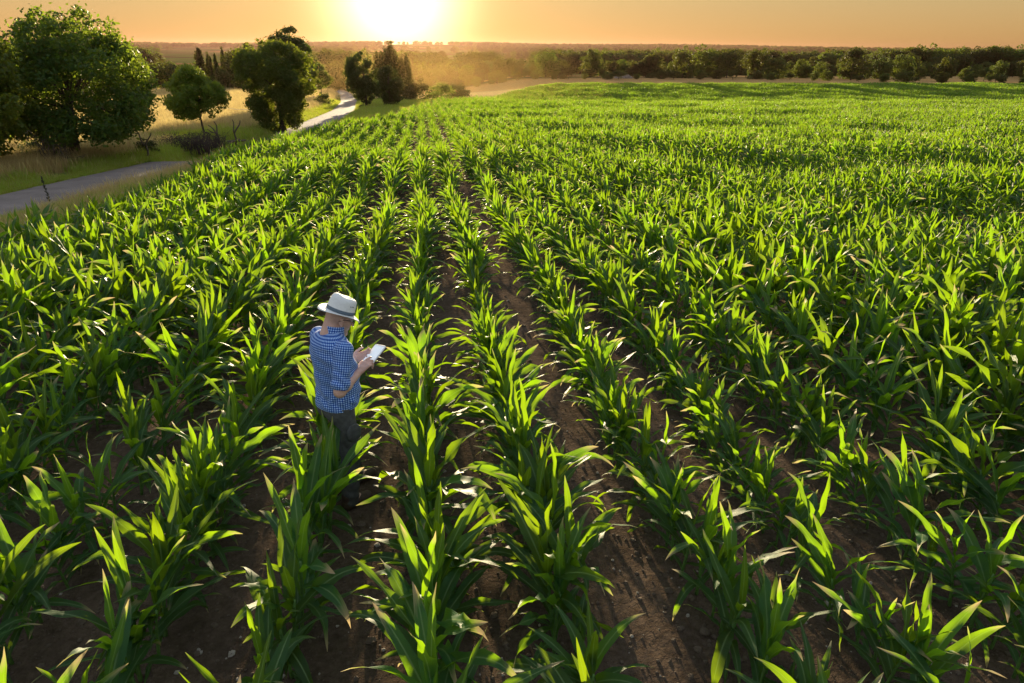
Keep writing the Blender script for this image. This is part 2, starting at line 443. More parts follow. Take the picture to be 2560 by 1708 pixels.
def corn_leaf(g, base, az, Ln, W, el, curve, twist, wav, r, ns=13):
    s = np.linspace(0, 1, ns + 1)
    phi = el - curve * s ** 1.7 + .10 * np.sin(s * 7 + r.uniform(0, 6)) * s
    azs = az + r.normal(0, .25) * s ** 2
    d = np.stack([np.cos(phi) * np.cos(azs), np.cos(phi) * np.sin(azs), np.sin(phi)], -1)
    p = base + np.concatenate([[np.zeros(3)], np.cumsum((d[:-1] + d[1:]) / 2 * Ln / ns, 0)])
    lat0 = np.stack([-np.sin(azs), np.cos(azs), np.zeros_like(azs)], -1)
    nor0 = np.cross(d, lat0)
    tw = twist * s ** 1.5 + .35 * np.sin(s * 5 + r.uniform(0, 6)) * s
    lat = lat0 * np.cos(tw)[:, None] + nor0 * np.sin(tw)[:, None]
    nor = np.cross(d, lat)
    w = W * np.minimum(1, .42 + 2.1 * s) * np.clip(1 - s ** 2.4, 0, 1) ** .85
    w[-1] = .002
    t = np.array([-1, -.5, 0, .5, 1.])
    ph1, ph2 = r.uniform(0, 6, 2); fold = .35 * (1 - s) + .12
    V = np.empty((ns + 1, 5, 3))
    for j, tj in enumerate(t):
        up = abs(tj) * w / 2 * fold
        if tj != 0:
            ph = ph1 if tj < 0 else ph2
            up = up + wav * abs(tj) ** 2 * w * np.sin(s * 15 + ph) * np.minimum(1, s * 3)
        V[:, j] = p + lat * (tj * w / 2)[:, None] + nor * up[:, None]
    ii = np.arange((ns + 1) * 5).reshape(-1, 5)
    q = np.stack([ii[:-1, :-1], ii[:-1, 1:], ii[1:, 1:], ii[1:, :-1]], -1).reshape(-1, 4)
    uv = np.stack([np.broadcast_to(t * .5 + .5, (ns + 1, 5)), np.broadcast_to(s[:, None], (ns + 1, 5))], -1).reshape(-1, 2)
    g.add(V.reshape(-1, 3), q, None, uv)

def make_corn(seed, kind):
    r = np.random.default_rng(seed)
    H = {'tall leafy': .55, 'upright': .5, 'wide arching': .47, 'ragged': .5, 'small young': .26}[kind]
    lean = r.normal(0, .03, 2)
    zz = np.linspace(0, 1, 7)
    stem = np.stack([lean[0] * zz ** 2, lean[1] * zz ** 2, H * zz], -1)
    gs = Geo(); tube(gs, stem - [0, 0, .03], np.interp(zz, [0, 1], [.0135, .008]), 7)
    gl = Geo(); n = {'small young': 7}.get(kind, 10 + int(r.integers(0, 3)))
    a0 = r.normal(0, .15)
    for i in range(n):
        f = i / (n - 1)
        b = np.array([np.interp(f * .97, zz, stem[:, 0]), np.interp(f * .97, zz, stem[:, 1]), .05 + (H - .06) * f ** .9])
        az = a0 + (i % 2) * np.pi + r.normal(0, .42)
        Ln = np.interp(f, [0, .35, .65, 1], [.34, .57, .63, .45]) * r.uniform(.85, 1.15) * (.62 if kind == 'small young' else 1)
        W = np.interp(f, [0, .4, .7, 1], [.046, .085, .092, .056]) * r.uniform(.88, 1.12) * (.7 if kind == 'small young' else 1)
        el = R(np.interp(f, [0, .5, .8, 1], [30, 46, 62, 83]) + r.normal(0, 9))
        cv = R(np.interp(f, [0, .5, .8, 1], [75, 75, 45, 12]) * r.uniform(.6, 1.35))
        if kind == 'upright': el += R(8); cv *= .7
        if kind == 'wide arching': el -= R(6); cv *= 1.15
        tw = r.normal(0, .9 if kind == 'ragged' else .6); wav = r.uniform(.12, .28) * (1.6 if kind == 'ragged' else 1)
        corn_leaf(gl, b, az, Ln, W, el, cv, tw, wav, r)
    return gs.mesh('maize_stalk', M_STALK), gl.mesh('maize_foliage', M_LEAF)

KINDS = ['tall leafy', 'upright', 'wide arching', 'ragged', 'tall leafy', 'upright', 'wide arching', 'ragged', 'tall leafy', 'wide arching', 'small young', 'small young']
CORN = [make_corn(100 + i, k) for i, k in enumerate(KINDS)]

# rows: 0.8 m apart, one wider wheel track; x of each row and how it is called
ROWS = []
for i in range(9):
    x = -.92 - .8 * i
    ROWS.append((x, ['row just left of man', 'second row left of man', 'third row left of man', 'fourth row left of man', 'fifth row left of man', 'sixth row left of man', 'seventh row left of man', 'eighth row left of man', 'ninth row left of man'][i]))
x = -.12; k = 0
NTH = ['', 'second ', 'third ', 'fourth ', 'fifth ', 'sixth ', 'seventh ', 'eighth ', 'ninth ', 'tenth ', 'eleventh ', 'twelfth ']
while x < 262:
    ROWS.append((x, (NTH[k] + 'row right of man') if 0 < k < len(NTH) else ('row just right of man' if k == 0 else 'far row')))
    x += 1.0 if k == 1 else .8
    k += 1
MAN = (-.66, 4.78)
plants = []                                        # x, y, row
for ri, (rx, rn) in enumerate(ROWS):
    y = 1.2 + rng.uniform(0, .2)
    while y < 198:
        step = .172 if y < 40 else (.21 if y < 100 else .40)
        y += step * rng.uniform(.75, 1.3)
        if rng.random() < (.10 if y < 40 else .03): y += rng.uniform(.1, .3)      # a plant that did not come up
        px = rx + rng.normal(0, .03) + .05 * math.sin(y * .6 + rx)
        plants.append((px, y, ri))
PL = np.array(plants)
# keep the crop inside its field and within a wide margin around the view
ok = (PL[:, 0] > edge(PL[:, 1]) + rng.uniform(0, .5, len(PL)))
az = np.degrees(np.arctan2(PL[:, 0], PL[:, 1] + 3.5)) - 7.2
ok &= np.abs(az) < 46
ok &= np.hypot(PL[:, 0] - MAN[0], PL[:, 1] - MAN[1]) > .24
PL = PL[ok]; n = len(PL)
PZ = terr(PL[:, 0], PL[:, 1])
grow = .73 + .56 * vnoise(PL[:, 0] * 1.0, PL[:, 1] * .6, 2.6)
pscale = grow * rng.uniform(.82, 1.1, n)
pscale[PL[:, 1] > 100] *= 1.15
pidx = rng.integers(0, 10, n)
sm = rng.random(n) < .05; pidx[sm] = rng.integers(10, 12, sm.sum())
protz = np.pi / 2 + rng.normal(0, .75, n) + np.pi * rng.integers(0, 2, n)      # leaf fans lie mostly along the row
ptilt = rng.normal(0, .07, (n, 2))
# the 300 that show largest become plants of their own
size = []
for i in range(n):
    if PL[i, 1] > 13: size.append(0); continue
    best = 0
    vis = False
    for h in (0, .35, .7):
        u, v, d = project((PL[i, 0], PL[i, 1], PZ[i] + h))
        if d > .5 and abs(u) < .79 and abs(v) < .53: vis = True
        best = max(best, 1 / max(d, .3))
    size.append(best if vis else 0)
size = np.array(size)
own = np.argsort(-size)[:300]; own = own[size[own] > 0]
isown = np.zeros(n, bool); isown[own] = True
def ordn(k):
    w = ['first', 'second', 'third', 'fourth', 'fifth', 'sixth', 'seventh', 'eighth', 'ninth', 'tenth', 'eleventh', 'twelfth']
    if k < 12: return w[k]
    k += 1; return f"{k}{'th' if 10 < k % 100 < 14 else {1: 'st', 2: 'nd', 3: 'rd'}.get(k % 10, 'th')}"
proto_root = {}
for ri in range(len(ROWS)):
    mem = sorted([i for i in own if int(PL[i, 2]) == ri], key=lambda i: PL[i, 1])
    for k_, i in enumerate(mem):
        v = int(pidx[i])
        lab = f"{KINDS[v]} corn plant, {ordn(k_)} from near end of {ROWS[ri][1]}"
        if v not in proto_root:
            t = empty('corn_plant', (0, 0, 0)); proto_root[v] = t
            obj('stalk', CORN[v][0], t); obj('foliage', CORN[v][1], t)
        else:
            t = proto_root[v].copy(); COL.objects.link(t)
            for ch in list(proto_root[v].children):
                c_ = ch.copy(); COL.objects.link(c_); c_.parent = t
        tag(t, lab, 'corn plant', 'corn plants in the near rows')
        t.location = (PL[i, 0], PL[i, 1], PZ[i])
        t.rotation_euler = (ptilt[i, 0], ptilt[i, 1], protz[i]); t.scale = (pscale[i],) * 3
rest = ~isown
csrc = [[unlinked('stalk_source', a), unlinked('foliage_source', b)] for a, b in CORN]
scatter('corn_crop', np.stack([PL[rest, 0], PL[rest, 1], PZ[rest]], -1), np.column_stack([ptilt[rest], protz[rest]]), pscale[rest], pidx[rest], csrc,
        'green maize crop running back in rows over the field')
print('plants', n, 'own', len(own), 'max y of own', PL[own, 1].max())

# clods and small stones on the soil
M_CLOD = plain('soil_clod', (.13, .097, .073), .95, .35, 25, .01)
M_STONE = plain('field_stone', (.34, .30, .26), .85, .3, 25, .004)
def rock_mesh(seed, mat):
    r = np.random.default_rng(seed)
    nu, nv = 8, 5
    V = [(0, 0, -.5)]
    for j in range(1, nv):
        for i in range(nu):
            a = 2 * np.pi * i / nu; b = np.pi * j / nv
            k = 1 + r.normal(0, .16)
            V.append((math.sin(b) * math.cos(a) * k * .5, math.sin(b) * math.sin(a) * k * .5, -math.cos(b) * k * .36))
    V.append((0, 0, .36)); T = []; Q = []
    for i in range(nu):
        i2 = (i + 1) % nu
        T.append((0, 1 + i2, 1 + i)); T.append((len(V) - 1, 1 + (nv - 2) * nu + i, 1 + (nv - 2) * nu + i2))
        for j in range(nv - 2): Q.append((1 + j * nu + i, 1 + j * nu + i2, 1 + (j + 1) * nu + i2, 1 + (j + 1) * nu + i))
    return mesh_np('clod', V, [np.array(Q), np.array(T)], mat, False)
N_ = 26000
y_ = 1.5 + 18 * rng.random(N_) ** 1.6; x_ = rng.uniform(-1, 1, N_) * (y_ * 1.05 + 3) + .12 * y_
k_ = x_ > edge(y_); x_, y_ = x_[k_], y_[k_]; N_ = len(x_)
sc_ = np.exp(rng.normal(-4.2, .6, N_)); sc_ = np.clip(sc_, .004, .07)
id_ = rng.integers(0, 4, N_); st = rng.random(N_) < .07; id_[st] = 4 + rng.integers(0, 2, st.sum())
scatter('soil_clods', np.stack([x_, y_, terr(x_, y_) + sc_ * .08], -1), np.column_stack([rng.uniform(-.4, .4, (N_, 2)), rng.uniform(0, 6.28, N_)]), sc_, id_,
        [unlinked('clod_source', rock_mesh(s, M_CLOD)) for s in range(4)] + [unlinked('stone_source', rock_mesh(s, M_STONE)) for s in (9, 10)],
        'brown clods and pale stones on the bare soil')
# ------------------------------------------------------------------ trees, bushes and grass
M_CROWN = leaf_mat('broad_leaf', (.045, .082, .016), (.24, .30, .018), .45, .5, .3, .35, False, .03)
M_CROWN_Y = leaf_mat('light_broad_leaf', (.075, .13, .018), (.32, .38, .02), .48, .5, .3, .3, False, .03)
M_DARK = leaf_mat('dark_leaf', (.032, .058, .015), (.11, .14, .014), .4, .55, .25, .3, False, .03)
M_FAR = leaf_mat('woodland_leaf', (.030, .046, .012), (.12, .13, .012), .42, .6, .2, .5, False, .035)
M_BELT = leaf_mat('belt_leaf', (.040, .062, .014), (.16, .19, .014), .42, .6, .2, .45, False, .035)
M_BARK = plain('bark', (.075, .055, .04), .9, .35, 14, .02)
M_DEAD = plain('dead_wood', (.11, .085, .062), .9, .35, 30, .01)
M_POST = plain('weathered_post', (.2, .16, .12), .9, .3, 20)

def env_lobes(prof, m, lr, seed, cx=0.0, cy_=0.0, zs=.85):
    r = np.random.default_rng(seed)
    pz = np.array([p[0] for p in prof]); pr = np.array([p[1] for p in prof])
    zz = np.linspace(pz[0], pz[-1], 200); wgt = np.interp(zz, pz, pr) ** 1.4 + .02; wgt /= wgt.sum()
    z = r.choice(zz, m, p=wgt) + r.normal(0, .02, m)
    Rz = np.interp(z, pz, pr)
    lrad = lr * r.uniform(.6, 1.35, m) * np.clip(Rz / Rz.max() + .25, .4, 1)
    a = r.uniform(0, 2 * np.pi, m)
    rr = np.maximum(Rz * r.uniform(.78, 1.16, m) - lrad * .8, 0) * np.where(r.random(m) < .72, r.uniform(.85, 1.08, m), r.random(m) ** .6)
    sp_ = r.random(m) < .2                                  # sprigs that stick out of the outline
    rr = np.where(sp_, Rz * r.uniform(.84, 1.02, m), rr); lrad = np.where(sp_, lr * .5, lrad); z = z + np.where(sp_ & (z > pz[-1] * .7), lr * .5, 0)
    return np.stack([cx + rr * np.cos(a), cy_ + rr * np.sin(a), z], -1), lrad

def crown_mesh(name, lobes, n, size, mat, seed, flat=.82, ragged=.15):
    C, Rr = lobes; r = np.random.default_rng(seed + 1)
    w = Rr ** 2 / (Rr ** 2).sum()
    k = r.choice(len(C), n, p=w)
    d = r.normal(0, 1, (n, 3)); d /= np.linalg.norm(d, axis=1)[:, None]
    rad = Rr[k] * (.5 + .5 * r.random(n) ** .45) * (1 + ragged * np.abs(r.normal(0, 1, n)) * (r.random(n) < .25))
    p = C[k] + d * rad[:, None] * np.array([1, 1, flat])
    nn = d * .55 + r.normal(0, .6, (n, 3)) + np.array([0, 0, .25]); nn /= np.linalg.norm(nn, axis=1)[:, None]
    t = np.cross(nn, r.normal(0, 1, (n, 3))); t /= np.linalg.norm(t, axis=1)[:, None]
    b = np.cross(nn, t); s = (size * r.uniform(.6, 1.4, n))[:, None]
    V = np.stack([p - t * s * .5, p + b * s * .34 - nn * s * .08, p + t * s * .6, p - b * s * .34 - nn * s * .08], 1).reshape(-1, 3)
    return mesh_np(name, V, np.arange(4 * n).reshape(n, 4), mat, False)

def trunk_mesh(name, base_r, h, lobes, seed, nl=9, lean=(0, 0), mat=None, fork=.45):
    r = np.random.default_rng(seed + 2); g = Geo(); C, Rr = lobes
    z = np.linspace(-.15, h, 9); f = np.clip(z / h, 0, 1)
    wob = np.cumsum(r.normal(0, .02 * h, (9, 2)), 0) * .4
    line = np.stack([lean[0] * f ** 1.5 + wob[:, 0] * f, lean[1] * f ** 1.5 + wob[:, 1] * f, z], -1)
    rad = base_r * (1 - .75 * f) * (1 + .5 * np.exp(-np.maximum(z, 0) / (base_r * 1.6)))
    tube(g, line, rad, 9)
    for i in r.choice(len(C), min(nl, len(C)), replace=False):
        f0 = r.uniform(fork, .9); p0 = np.array([np.interp(f0, f, line[:, 0]), np.interp(f0, f, line[:, 1]), f0 * h])
        p1 = C[i] * np.array([1, 1, 1.0]); mid = (p0 + p1) / 2 + np.array([0, 0, -.08 * np.linalg.norm(p1 - p0)]) + r.normal(0, .05, 3) * np.linalg.norm(p1 - p0)
        tt = np.linspace(0, 1, 6)[:, None]
        pts = (1 - tt) ** 2 * p0 + 2 * tt * (1 - tt) * mid + tt ** 2 * p1
        r0 = np.interp(f0, f, rad) * .55
        tube(g, pts, np.linspace(r0, r0 * .25, 6), 6)
    return g.mesh(name, mat or M_BARK)

def tree(name, x, y, prof, lr, m, n, size, tr, th, label, cat, seed, mat=None, group=None, cx=0, cy_=0, lean=(0, 0), nl=9, ragged=.15, flat=.82, fork=.45):
    t = empty(name, (x, y, tz(x, y)), 0, label, cat, group)
    lb = env_lobes(prof, m, lr, seed, cx, cy_)
    obj('crown', crown_mesh('crown', lb, n, size, mat or M_CROWN, seed, flat, ragged), t)
    obj('trunk', trunk_mesh('trunk', tr, th, lb, seed, nl, lean, None, fork), t)
    return t

tree('oak_tree', -14.75, 31.9, [(1.05, 1.7), (1.5, 2.6), (2.6, 3.0), (4., 2.75), (5.2, 2.0), (5.9, .9)], .52, 190, 44000, .13, .22, 3.6,
     'broad round oak with short dark trunk on the grass beside the lane', 'tree', 11, None, None, .55, 0, (.3, 0), 16, .4)
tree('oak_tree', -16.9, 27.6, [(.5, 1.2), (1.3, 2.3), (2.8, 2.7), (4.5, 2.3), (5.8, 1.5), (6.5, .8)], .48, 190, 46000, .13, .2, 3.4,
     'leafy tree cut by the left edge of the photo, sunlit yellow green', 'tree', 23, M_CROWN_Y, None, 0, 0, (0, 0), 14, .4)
tree('young_tree', -12.9, 44.0, [(1.35, .7), (1.7, 1.4), (2.4, 1.75), (3.1, 1.5), (3.7, 1.0), (4.1, .5)], .42, 100, 19000, .12, .075, 2.7,
     'small lone tree with mop crown on a thin bare leaning trunk', 'tree', 31, M_CROWN_Y, None, -.25, 0, (-.3, 0), 10, .2)
tree('ivy_tree', -10.0, 52.6, [(.05, 1.5), (.8, 1.6), (1.8, 1.95), (3., 2.4), (4.2, 2.7), (5.2, 2.1), (5.9, 1.1)], .48, 210, 50000, .13, .2, 4.4,
     'dense ivy clad tree, narrow at foot and wide on top, where the lane reappears', 'tree', 41, M_CROWN, None, -.2, 0, (0, 0), 10, .35)
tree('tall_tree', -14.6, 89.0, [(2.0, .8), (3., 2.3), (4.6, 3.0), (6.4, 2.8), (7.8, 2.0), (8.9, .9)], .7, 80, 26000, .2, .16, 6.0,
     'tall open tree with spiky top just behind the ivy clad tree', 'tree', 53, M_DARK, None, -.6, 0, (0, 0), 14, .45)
tree('young_tree', -13.3, 84.5, [(1.8, .6), (2.6, 1.6), (3.8, 1.9), (5.2, 1.1), (5.9, .4)], .5, 36, 9000, .17, .09, 3.5,
     'slim tree with bare trunk on the meadow right of the ivy clad tree', 'tree', 57, M_CROWN, None, 0, 0, (0, 0), 8, .2)
tree('young_tree', -18.7, 139.0, [(2.2, .7), (3.2, 2.1), (4.6, 2.3), (5.8, 1.4), (6.5, .4)], .6, 36, 8000, .24, .1, 4.2,
     'small distant tree by the row of short fence posts', 'tree', 61, M_CROWN, None, 0, 0, (0, 0), 8, .2)
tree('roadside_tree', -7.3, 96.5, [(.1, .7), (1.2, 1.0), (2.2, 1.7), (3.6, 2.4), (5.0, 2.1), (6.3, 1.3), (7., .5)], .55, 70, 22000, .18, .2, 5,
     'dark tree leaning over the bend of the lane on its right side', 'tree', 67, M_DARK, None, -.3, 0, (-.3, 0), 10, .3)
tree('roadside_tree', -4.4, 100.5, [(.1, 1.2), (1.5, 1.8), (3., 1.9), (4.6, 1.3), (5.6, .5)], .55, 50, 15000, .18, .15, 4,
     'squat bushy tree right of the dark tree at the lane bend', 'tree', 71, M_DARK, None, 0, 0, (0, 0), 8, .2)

# poplars: three prototypes, copied
def poplar_parts(seed, fat=.105):
    lb = env_lobes([(.06, .045), (.2, fat * .8), (.45, fat), (.7, fat * .85), (.88, fat * .55), (1., .02)], 60, .05, seed)
    return crown_mesh('crown', lb, 4200, .03, M_FAR, seed, 1.5, .2), trunk_mesh('trunk', .016, .8, lb, seed, 4)
POP = [poplar_parts(300 + i, .1 + .012 * i) for i in range(3)]
def stand(name, parts, x, y, h, w, label, cat, group, rz):
    t = empty(name, (x, y, tz(x, y)), rz, label, cat, group)
    t.scale = (h * w, h * w, h)
    obj('crown', parts[0], t); obj('trunk', parts[1], t)
    return t
px_ = [-13.6, -12.6, -9.6, -8.6, -7.6, -6.5, -5.5, -4.1, -3.2]
ph_ = [7.9, 7.1, 9.2, 9.6, 10.6, 11.1, 9.9, 8.6, 8.9]
for i, (x, h) in enumerate(zip(px_, ph_)):
    stand('poplar_tree', POP[i % 3], x, 165 + rng.uniform(-3, 3), h, 1.15, f'{ordn(i)} poplar from left in the clump under the sun', 'poplar', 'poplars under the sun', rng.uniform(0, 6))
qx_ = [-70.5, -68.2, -66.5, -64.9, -63.4, -61.5, -59.8, -58.2, -56.6, -54.9, -53.2, -51.4]
qh_ = [13.4, 11.4, 10.6, 11.6, 12.8, 11.0, 12.4, 10.9, 12.9, 12.0, 13.2, 12.6]
for i, (x, h) in enumerate(zip(qx_, qh_)):
    stand('poplar_tree', POP[(i + 1) % 3], x, 247 + rng.uniform(-2, 2), h, .72 if i else 1.1, f'{ordn(i)} poplar from left in the row beyond the straw meadow', 'poplar', 'poplar row beyond the meadow', rng.uniform(0, 6))

# wood-edge trees: seven kinds of crown
def wood_parts(seed, prof, lr, m, n, size, mat, th=.6, ragged=.2, flat=.85):
    lb = env_lobes(prof, m, lr, seed)
    return crown_mesh('crown', lb, n, size, mat, seed, flat, ragged), trunk_mesh('trunk', .022, th, lb, seed, 5)
WK = ['rounded', 'domed', 'bushy', 'spreading', 'pointed', 'ragged', 'upright']
WP = [wood_parts(400, [(.08, .22), (.3, .40), (.6, .42), (.85, .28), (1, .08)], .15, 44, 4600, .044, M_BELT),
      wood_parts(401, [(.12, .25), (.35, .45), (.6, .46), (.82, .34), (1, .12)], .16, 40, 4600, .046, M_FAR),
      wood_parts(402, [(.02, .4), (.3, .55), (.6, .52), (.85, .34), (1, .1)], .17, 40, 4800, .05, M_BELT),
      wood_parts(403, [(.2, .2), (.42, .5), (.65, .56), (.85, .38), (1, .14)], .16, 42, 4600, .046, M_FAR),
      wood_parts(404, [(.05, .25), (.2, .27), (.5, .17), (.8, .08), (1, .015)], .055, 90, 4600, .03, M_DARK, .9, .2, .6),
      wood_parts(405, [(.1, .2), (.3, .38), (.55, .4), (.8, .34), (.92, .2), (1, .1)], .09, 60, 4800, .036, M_DARK, .6, .45),
      wood_parts(406, [(.05, .2), (.3, .3), (.6, .3), (.85, .18), (1, .05)], .1, 60, 4800, .034, M_DARK)]
front = []
for azd in np.arange(-29, 46.5, 1.75):
    a = azd + rng.uniform(-.35, .35)
    D = np.interp(a, [-30, -16, -9, 0, 12, 25, 46], [212, 228, 262, 272, 300, 322, 318]) + rng.uniform(-7, 7)
    h = rng.choice([rng.uniform(4.5, 7), rng.uniform(6.5, 9.5), rng.uniform(9, 13)]) * (.68 + .7 * float(vnoise(a * 1.0, 3., 2.6))) * np.interp(a, [-30, -12, 0, 46], [.95, .95, 1, .98])
    if a > 2 and rng.random() < .28: continue
    h = min(h, 12.2)
    front.append([D * math.sin(R(a)), D * math.cos(R(a)), h, int(rng.choice(7, p=[.24, .2, .2, .13, .07, .1, .06]))])
for i, (x, y, h, kd) in enumerate(front):
    stand('wood_tree', WP[kd], x, y, h, rng.uniform(.95, 1.35), f'{WK[kd]} dark tree in front of the distant wood, {ordn(i)} from left', 'tree', 'trees along the wood edge', rng.uniform(0, 6))
# scrub along the foot of the wood
for i in range(44):
    a = -17 + 61 * (i + rng.uniform(.15, .85)) / 44; D = np.interp(a, [-30, -16, -9, 0, 12, 25, 46], [205, 220, 250, 260, 286, 305, 300]) - rng.uniform(0, 8)
    x, y = D * math.sin(R(a)), D * math.cos(R(a)); h = rng.uniform(1.8, 4.2)
    stand('wood_bush', [WP[0], WP[2], WP[3]][i % 3], x, y, h, rng.uniform(1.2, 1.9), f'low green bush at the foot of the distant wood, {ordn(i)} from left', 'bush', 'bushes at the foot of the wood', rng.uniform(0, 6))
# five dark trees standing close together out in the straw field at the right
for i, (x, y, h, w) in enumerate([(181, 279, 8.3, 1.1), (186, 280, 9.6, 1.2), (190.3, 281, 8.7, .95), (194.9, 279, 9.4, 1.25), (199, 278, 6.2, .9)]):
    stand('field_tree', WP[6] if i != 3 else WP[0], x, y, h, w, f'{ordn(i)} from left of five dark trees grouped in straw field at right', 'tree', 'group of dark field trees', rng.uniform(0, 6))
stand('field_tree', WP[4], 212, 281, 4.8, 1.1, 'small pointed cypress right of the group of dark field trees', 'tree', None, 1)
for i, (x, y, h, kd, lb_) in enumerate([
        (222, 276, 4.6, 2, 'low bush right of the small pointed cypress'), (240, 280, 7.2, 0, 'rounded tree near right edge behind the green field'),
        (231, 273, 3.8, 2, 'small dark bush between cypress and rounded tree near right edge'), (251, 276, 8.2, 3, 'spreading tree against the right edge behind the green field'),
        (206, 282, 5.4, 2, 'bush filling the gap right of the five dark field trees'), (209, 294, 9.4, 1, 'domed tree standing behind the small pointed cypress')]):
    stand('field_tree', WP[kd], x, y, h, 1.1, lb_, 'tree' if h > 5 else 'bush', None, i * 1.3)

BUSH = []
for i in range(3):
    lb = env_lobes([(.02, .42), (.35, .55), (.7, .4), (1, .12)], 40, .16, 500 + i)
    BUSH.append(crown_mesh('crown', lb, 3600, .055, [M_DARK, M_FAR, M_CROWN][i], 500 + i, .85, .3))
def bush(x, y, h, w, label, i=0, rz=0.):
    o = obj('bush', BUSH[i % 3]); o.location = (x, y, tz(x, y) - .02); o.scale = (w, w, h); o.rotation_euler = (0, 0, rz)
    return tag(o, label, 'bush')
for i, (x, y, h, w, lb_) in enumerate([
        (-14.0, 105.5, 2.0, 2.6, 'round bush beside the lane before its bend'),
        (-.5, 128, 3.6, 5.0, 'dark bush below the poplars, left one at the crop edge'), (3.4, 140, 3.4, 5.4, 'dark bush below the poplars, middle one at the crop edge'),
        (7.4, 152, 3.2, 5.0, 'dark bush below the poplars, right one at the crop edge'), (-4.5, 140, 4.6, 6., 'broad shrub at the feet of the poplars'),
        (-10.5, 150, 4.6, 6.5, 'broad shrub left of the poplars behind the lane bend'),
        (54, 276, 2.2, 3.6, 'low round bush on the straw strip left of the stone heap'), (93, 288, 1.9, 5.0, 'long low bush just right of the stone heap'),
        (106, 292, 2.1, 5.4, 'second long low bush farther right of the stone heap'),
        (-17.3, 33.6, .9, 1.3, 'knee high green bush under the far left trees'), (-13.0, 35.0, .75, 1.4, 'low green bush right of the oak trunk'),
        (-16.2, 31.4, .6, 1.2, 'low leafy clump left of the oak trunk')]):
    bush(x, y, h, w, lb_, i, i * .9)
# long clipped hedge in the straw field
g_ = []
hx = np.linspace(127, 169, 60); hy = np.linspace(273, 299, 60)
lb = (np.stack([hx - 148 + rng.normal(0, .3, 60), hy - 286 + rng.normal(0, .3, 60), .7 + rng.uniform(-.1, .25, 60)], -1), rng.uniform(.7, 1.0, 60))
hd = obj('hedge', crown_mesh('hedge', lb, 9000, .22, M_DARK, 77, .9, .1)); hd.location = (148, 286, tz(148, 286))
tag(hd, 'long low dark hedge crossing the straw field behind the crop', 'hedge')
# heap of stones on the straw field
hv = []; hq = []
for j in range(15):
    for i in range(40):
        a = 2 * np.pi * i / 40; rr = j / 14
        z = 1.9 * (1 - rr ** 1.5) ** 1.0 * (1 + .12 * math.sin(3 * a)) + .42 * noise.noise(Vector((rr * 6 * math.cos(a) * 1.6, rr * 6 * math.sin(a) * 1.6, 3.))) * (1 - .6 * rr)
        hv.append((rr * 4.3 * math.cos(a) * (1 + .1 * math.sin(2 * a)), rr * 3.2 * math.sin(a), z if j < 14 else -.3))
for j in range(14):
    for i in range(40):
        hq.append((j * 40 + i, j * 40 + (i + 1) % 40, (j + 1) * 40 + (i + 1) % 40, (j + 1) * 40 + i))
hp = obj('stone_heap', mesh_np('stone_heap', hv, np.array(hq), plain('heap_stone', (.17, .13, .10), .95, .5, 3, .15), False)); hp.location = (80, 284, tz(80, 284))
tag(hp, 'grey brown heap of stones at the far edge of the crop', 'stone heap')

# woods behind, as masses
pts = []; sc = []; ix = []
a = rng.uniform(-40, 50, 1700)
Dn = np.interp(a, [-30, -16, -9, 0, 12, 25, 46], [212, 228, 262, 272, 300, 322, 318])
D = Dn + 6 + 165 * rng.random(1700)
xw, yw = D * np.sin(np.radians(a)), D * np.cos(np.radians(a))
keep = ~((vnoise(xw, yw, 38.) > .50) & (D > Dn + 14)) & ~((a > -25) & (a < -12) & (D < Dn + 24))
xw, yw = xw[keep], yw[keep]; n_ = len(xw)
hh = rng.uniform(4.0, 8.5, n_) * np.where(xw > 40, .85, 1.05)
wsrc = [[unlinked('wood_crown', p[0]), unlinked('wood_trunk', p[1])] for p in WP]
scatter('woodland', np.stack([xw, yw, terr(xw, yw) - .1], -1), np.column_stack([np.zeros((n_, 2)), rng.uniform(0, 6, n_)]),
        np.column_stack([hh * 1.05, hh * 1.05, hh]), rng.choice(7, n_, p=[.24, .2, .2, .13, .06, .1, .07]), wsrc, 'dark mixed woodland behind the fields')
X_, Y_, H_ = [], [], []
for D0, dep, spc, hgt, thr in [(470, 40, 7, 9, .42), (560, 40, 8, 10, .45), (680, 60, 9, 10, .40), (850, 60, 9.5, 10, .42), (1050, 80, 10, 11, .40), (1350, 90, 11, 11, .40), (1750, 120, 13, 12, .40),
                             (2250, 150, 15, 13, .38), (2900, 200, 18, 14, .35), (3700, 250, 22, 15, .3), (4500, 300, 24, 16, .25), (5400, 300, 26, 17, .2)]:
    m = int(1.65 * D0 / spc * 9)
    a = R(7) + rng.uniform(-.86, .86, m); d = D0 + rng.uniform(0, dep, m) + 40 * np.sin(a * 9 + D0)
    x, y = d * np.sin(a), d * np.cos(a)
    k = vnoise(x + D0 * 3, y, D0 * .13) > thr
    x, y = x[k], y[k]
    X_.append(x); Y_.append(y); H_.append(rng.uniform(.75, 1.25, len(x)) * hgt)
X_, Y_, H_ = map(np.concatenate, (X_, Y_, H_)); n_ = len(X_)
scatter('far_woodland', np.stack([X_, Y_, terr(X_, Y_) - .2], -1), np.column_stack([np.zeros((n_, 2)), rng.uniform(0, 6, n_)]),
        np.column_stack([H_ * 1.7, H_ * 1.7, H_ * 1.3]), rng.choice(7, n_, p=[.26, .2, .24, .14, .03, .08, .05]), wsrc, 'belts of far woods fading towards the horizon')
print('far trees', n_)

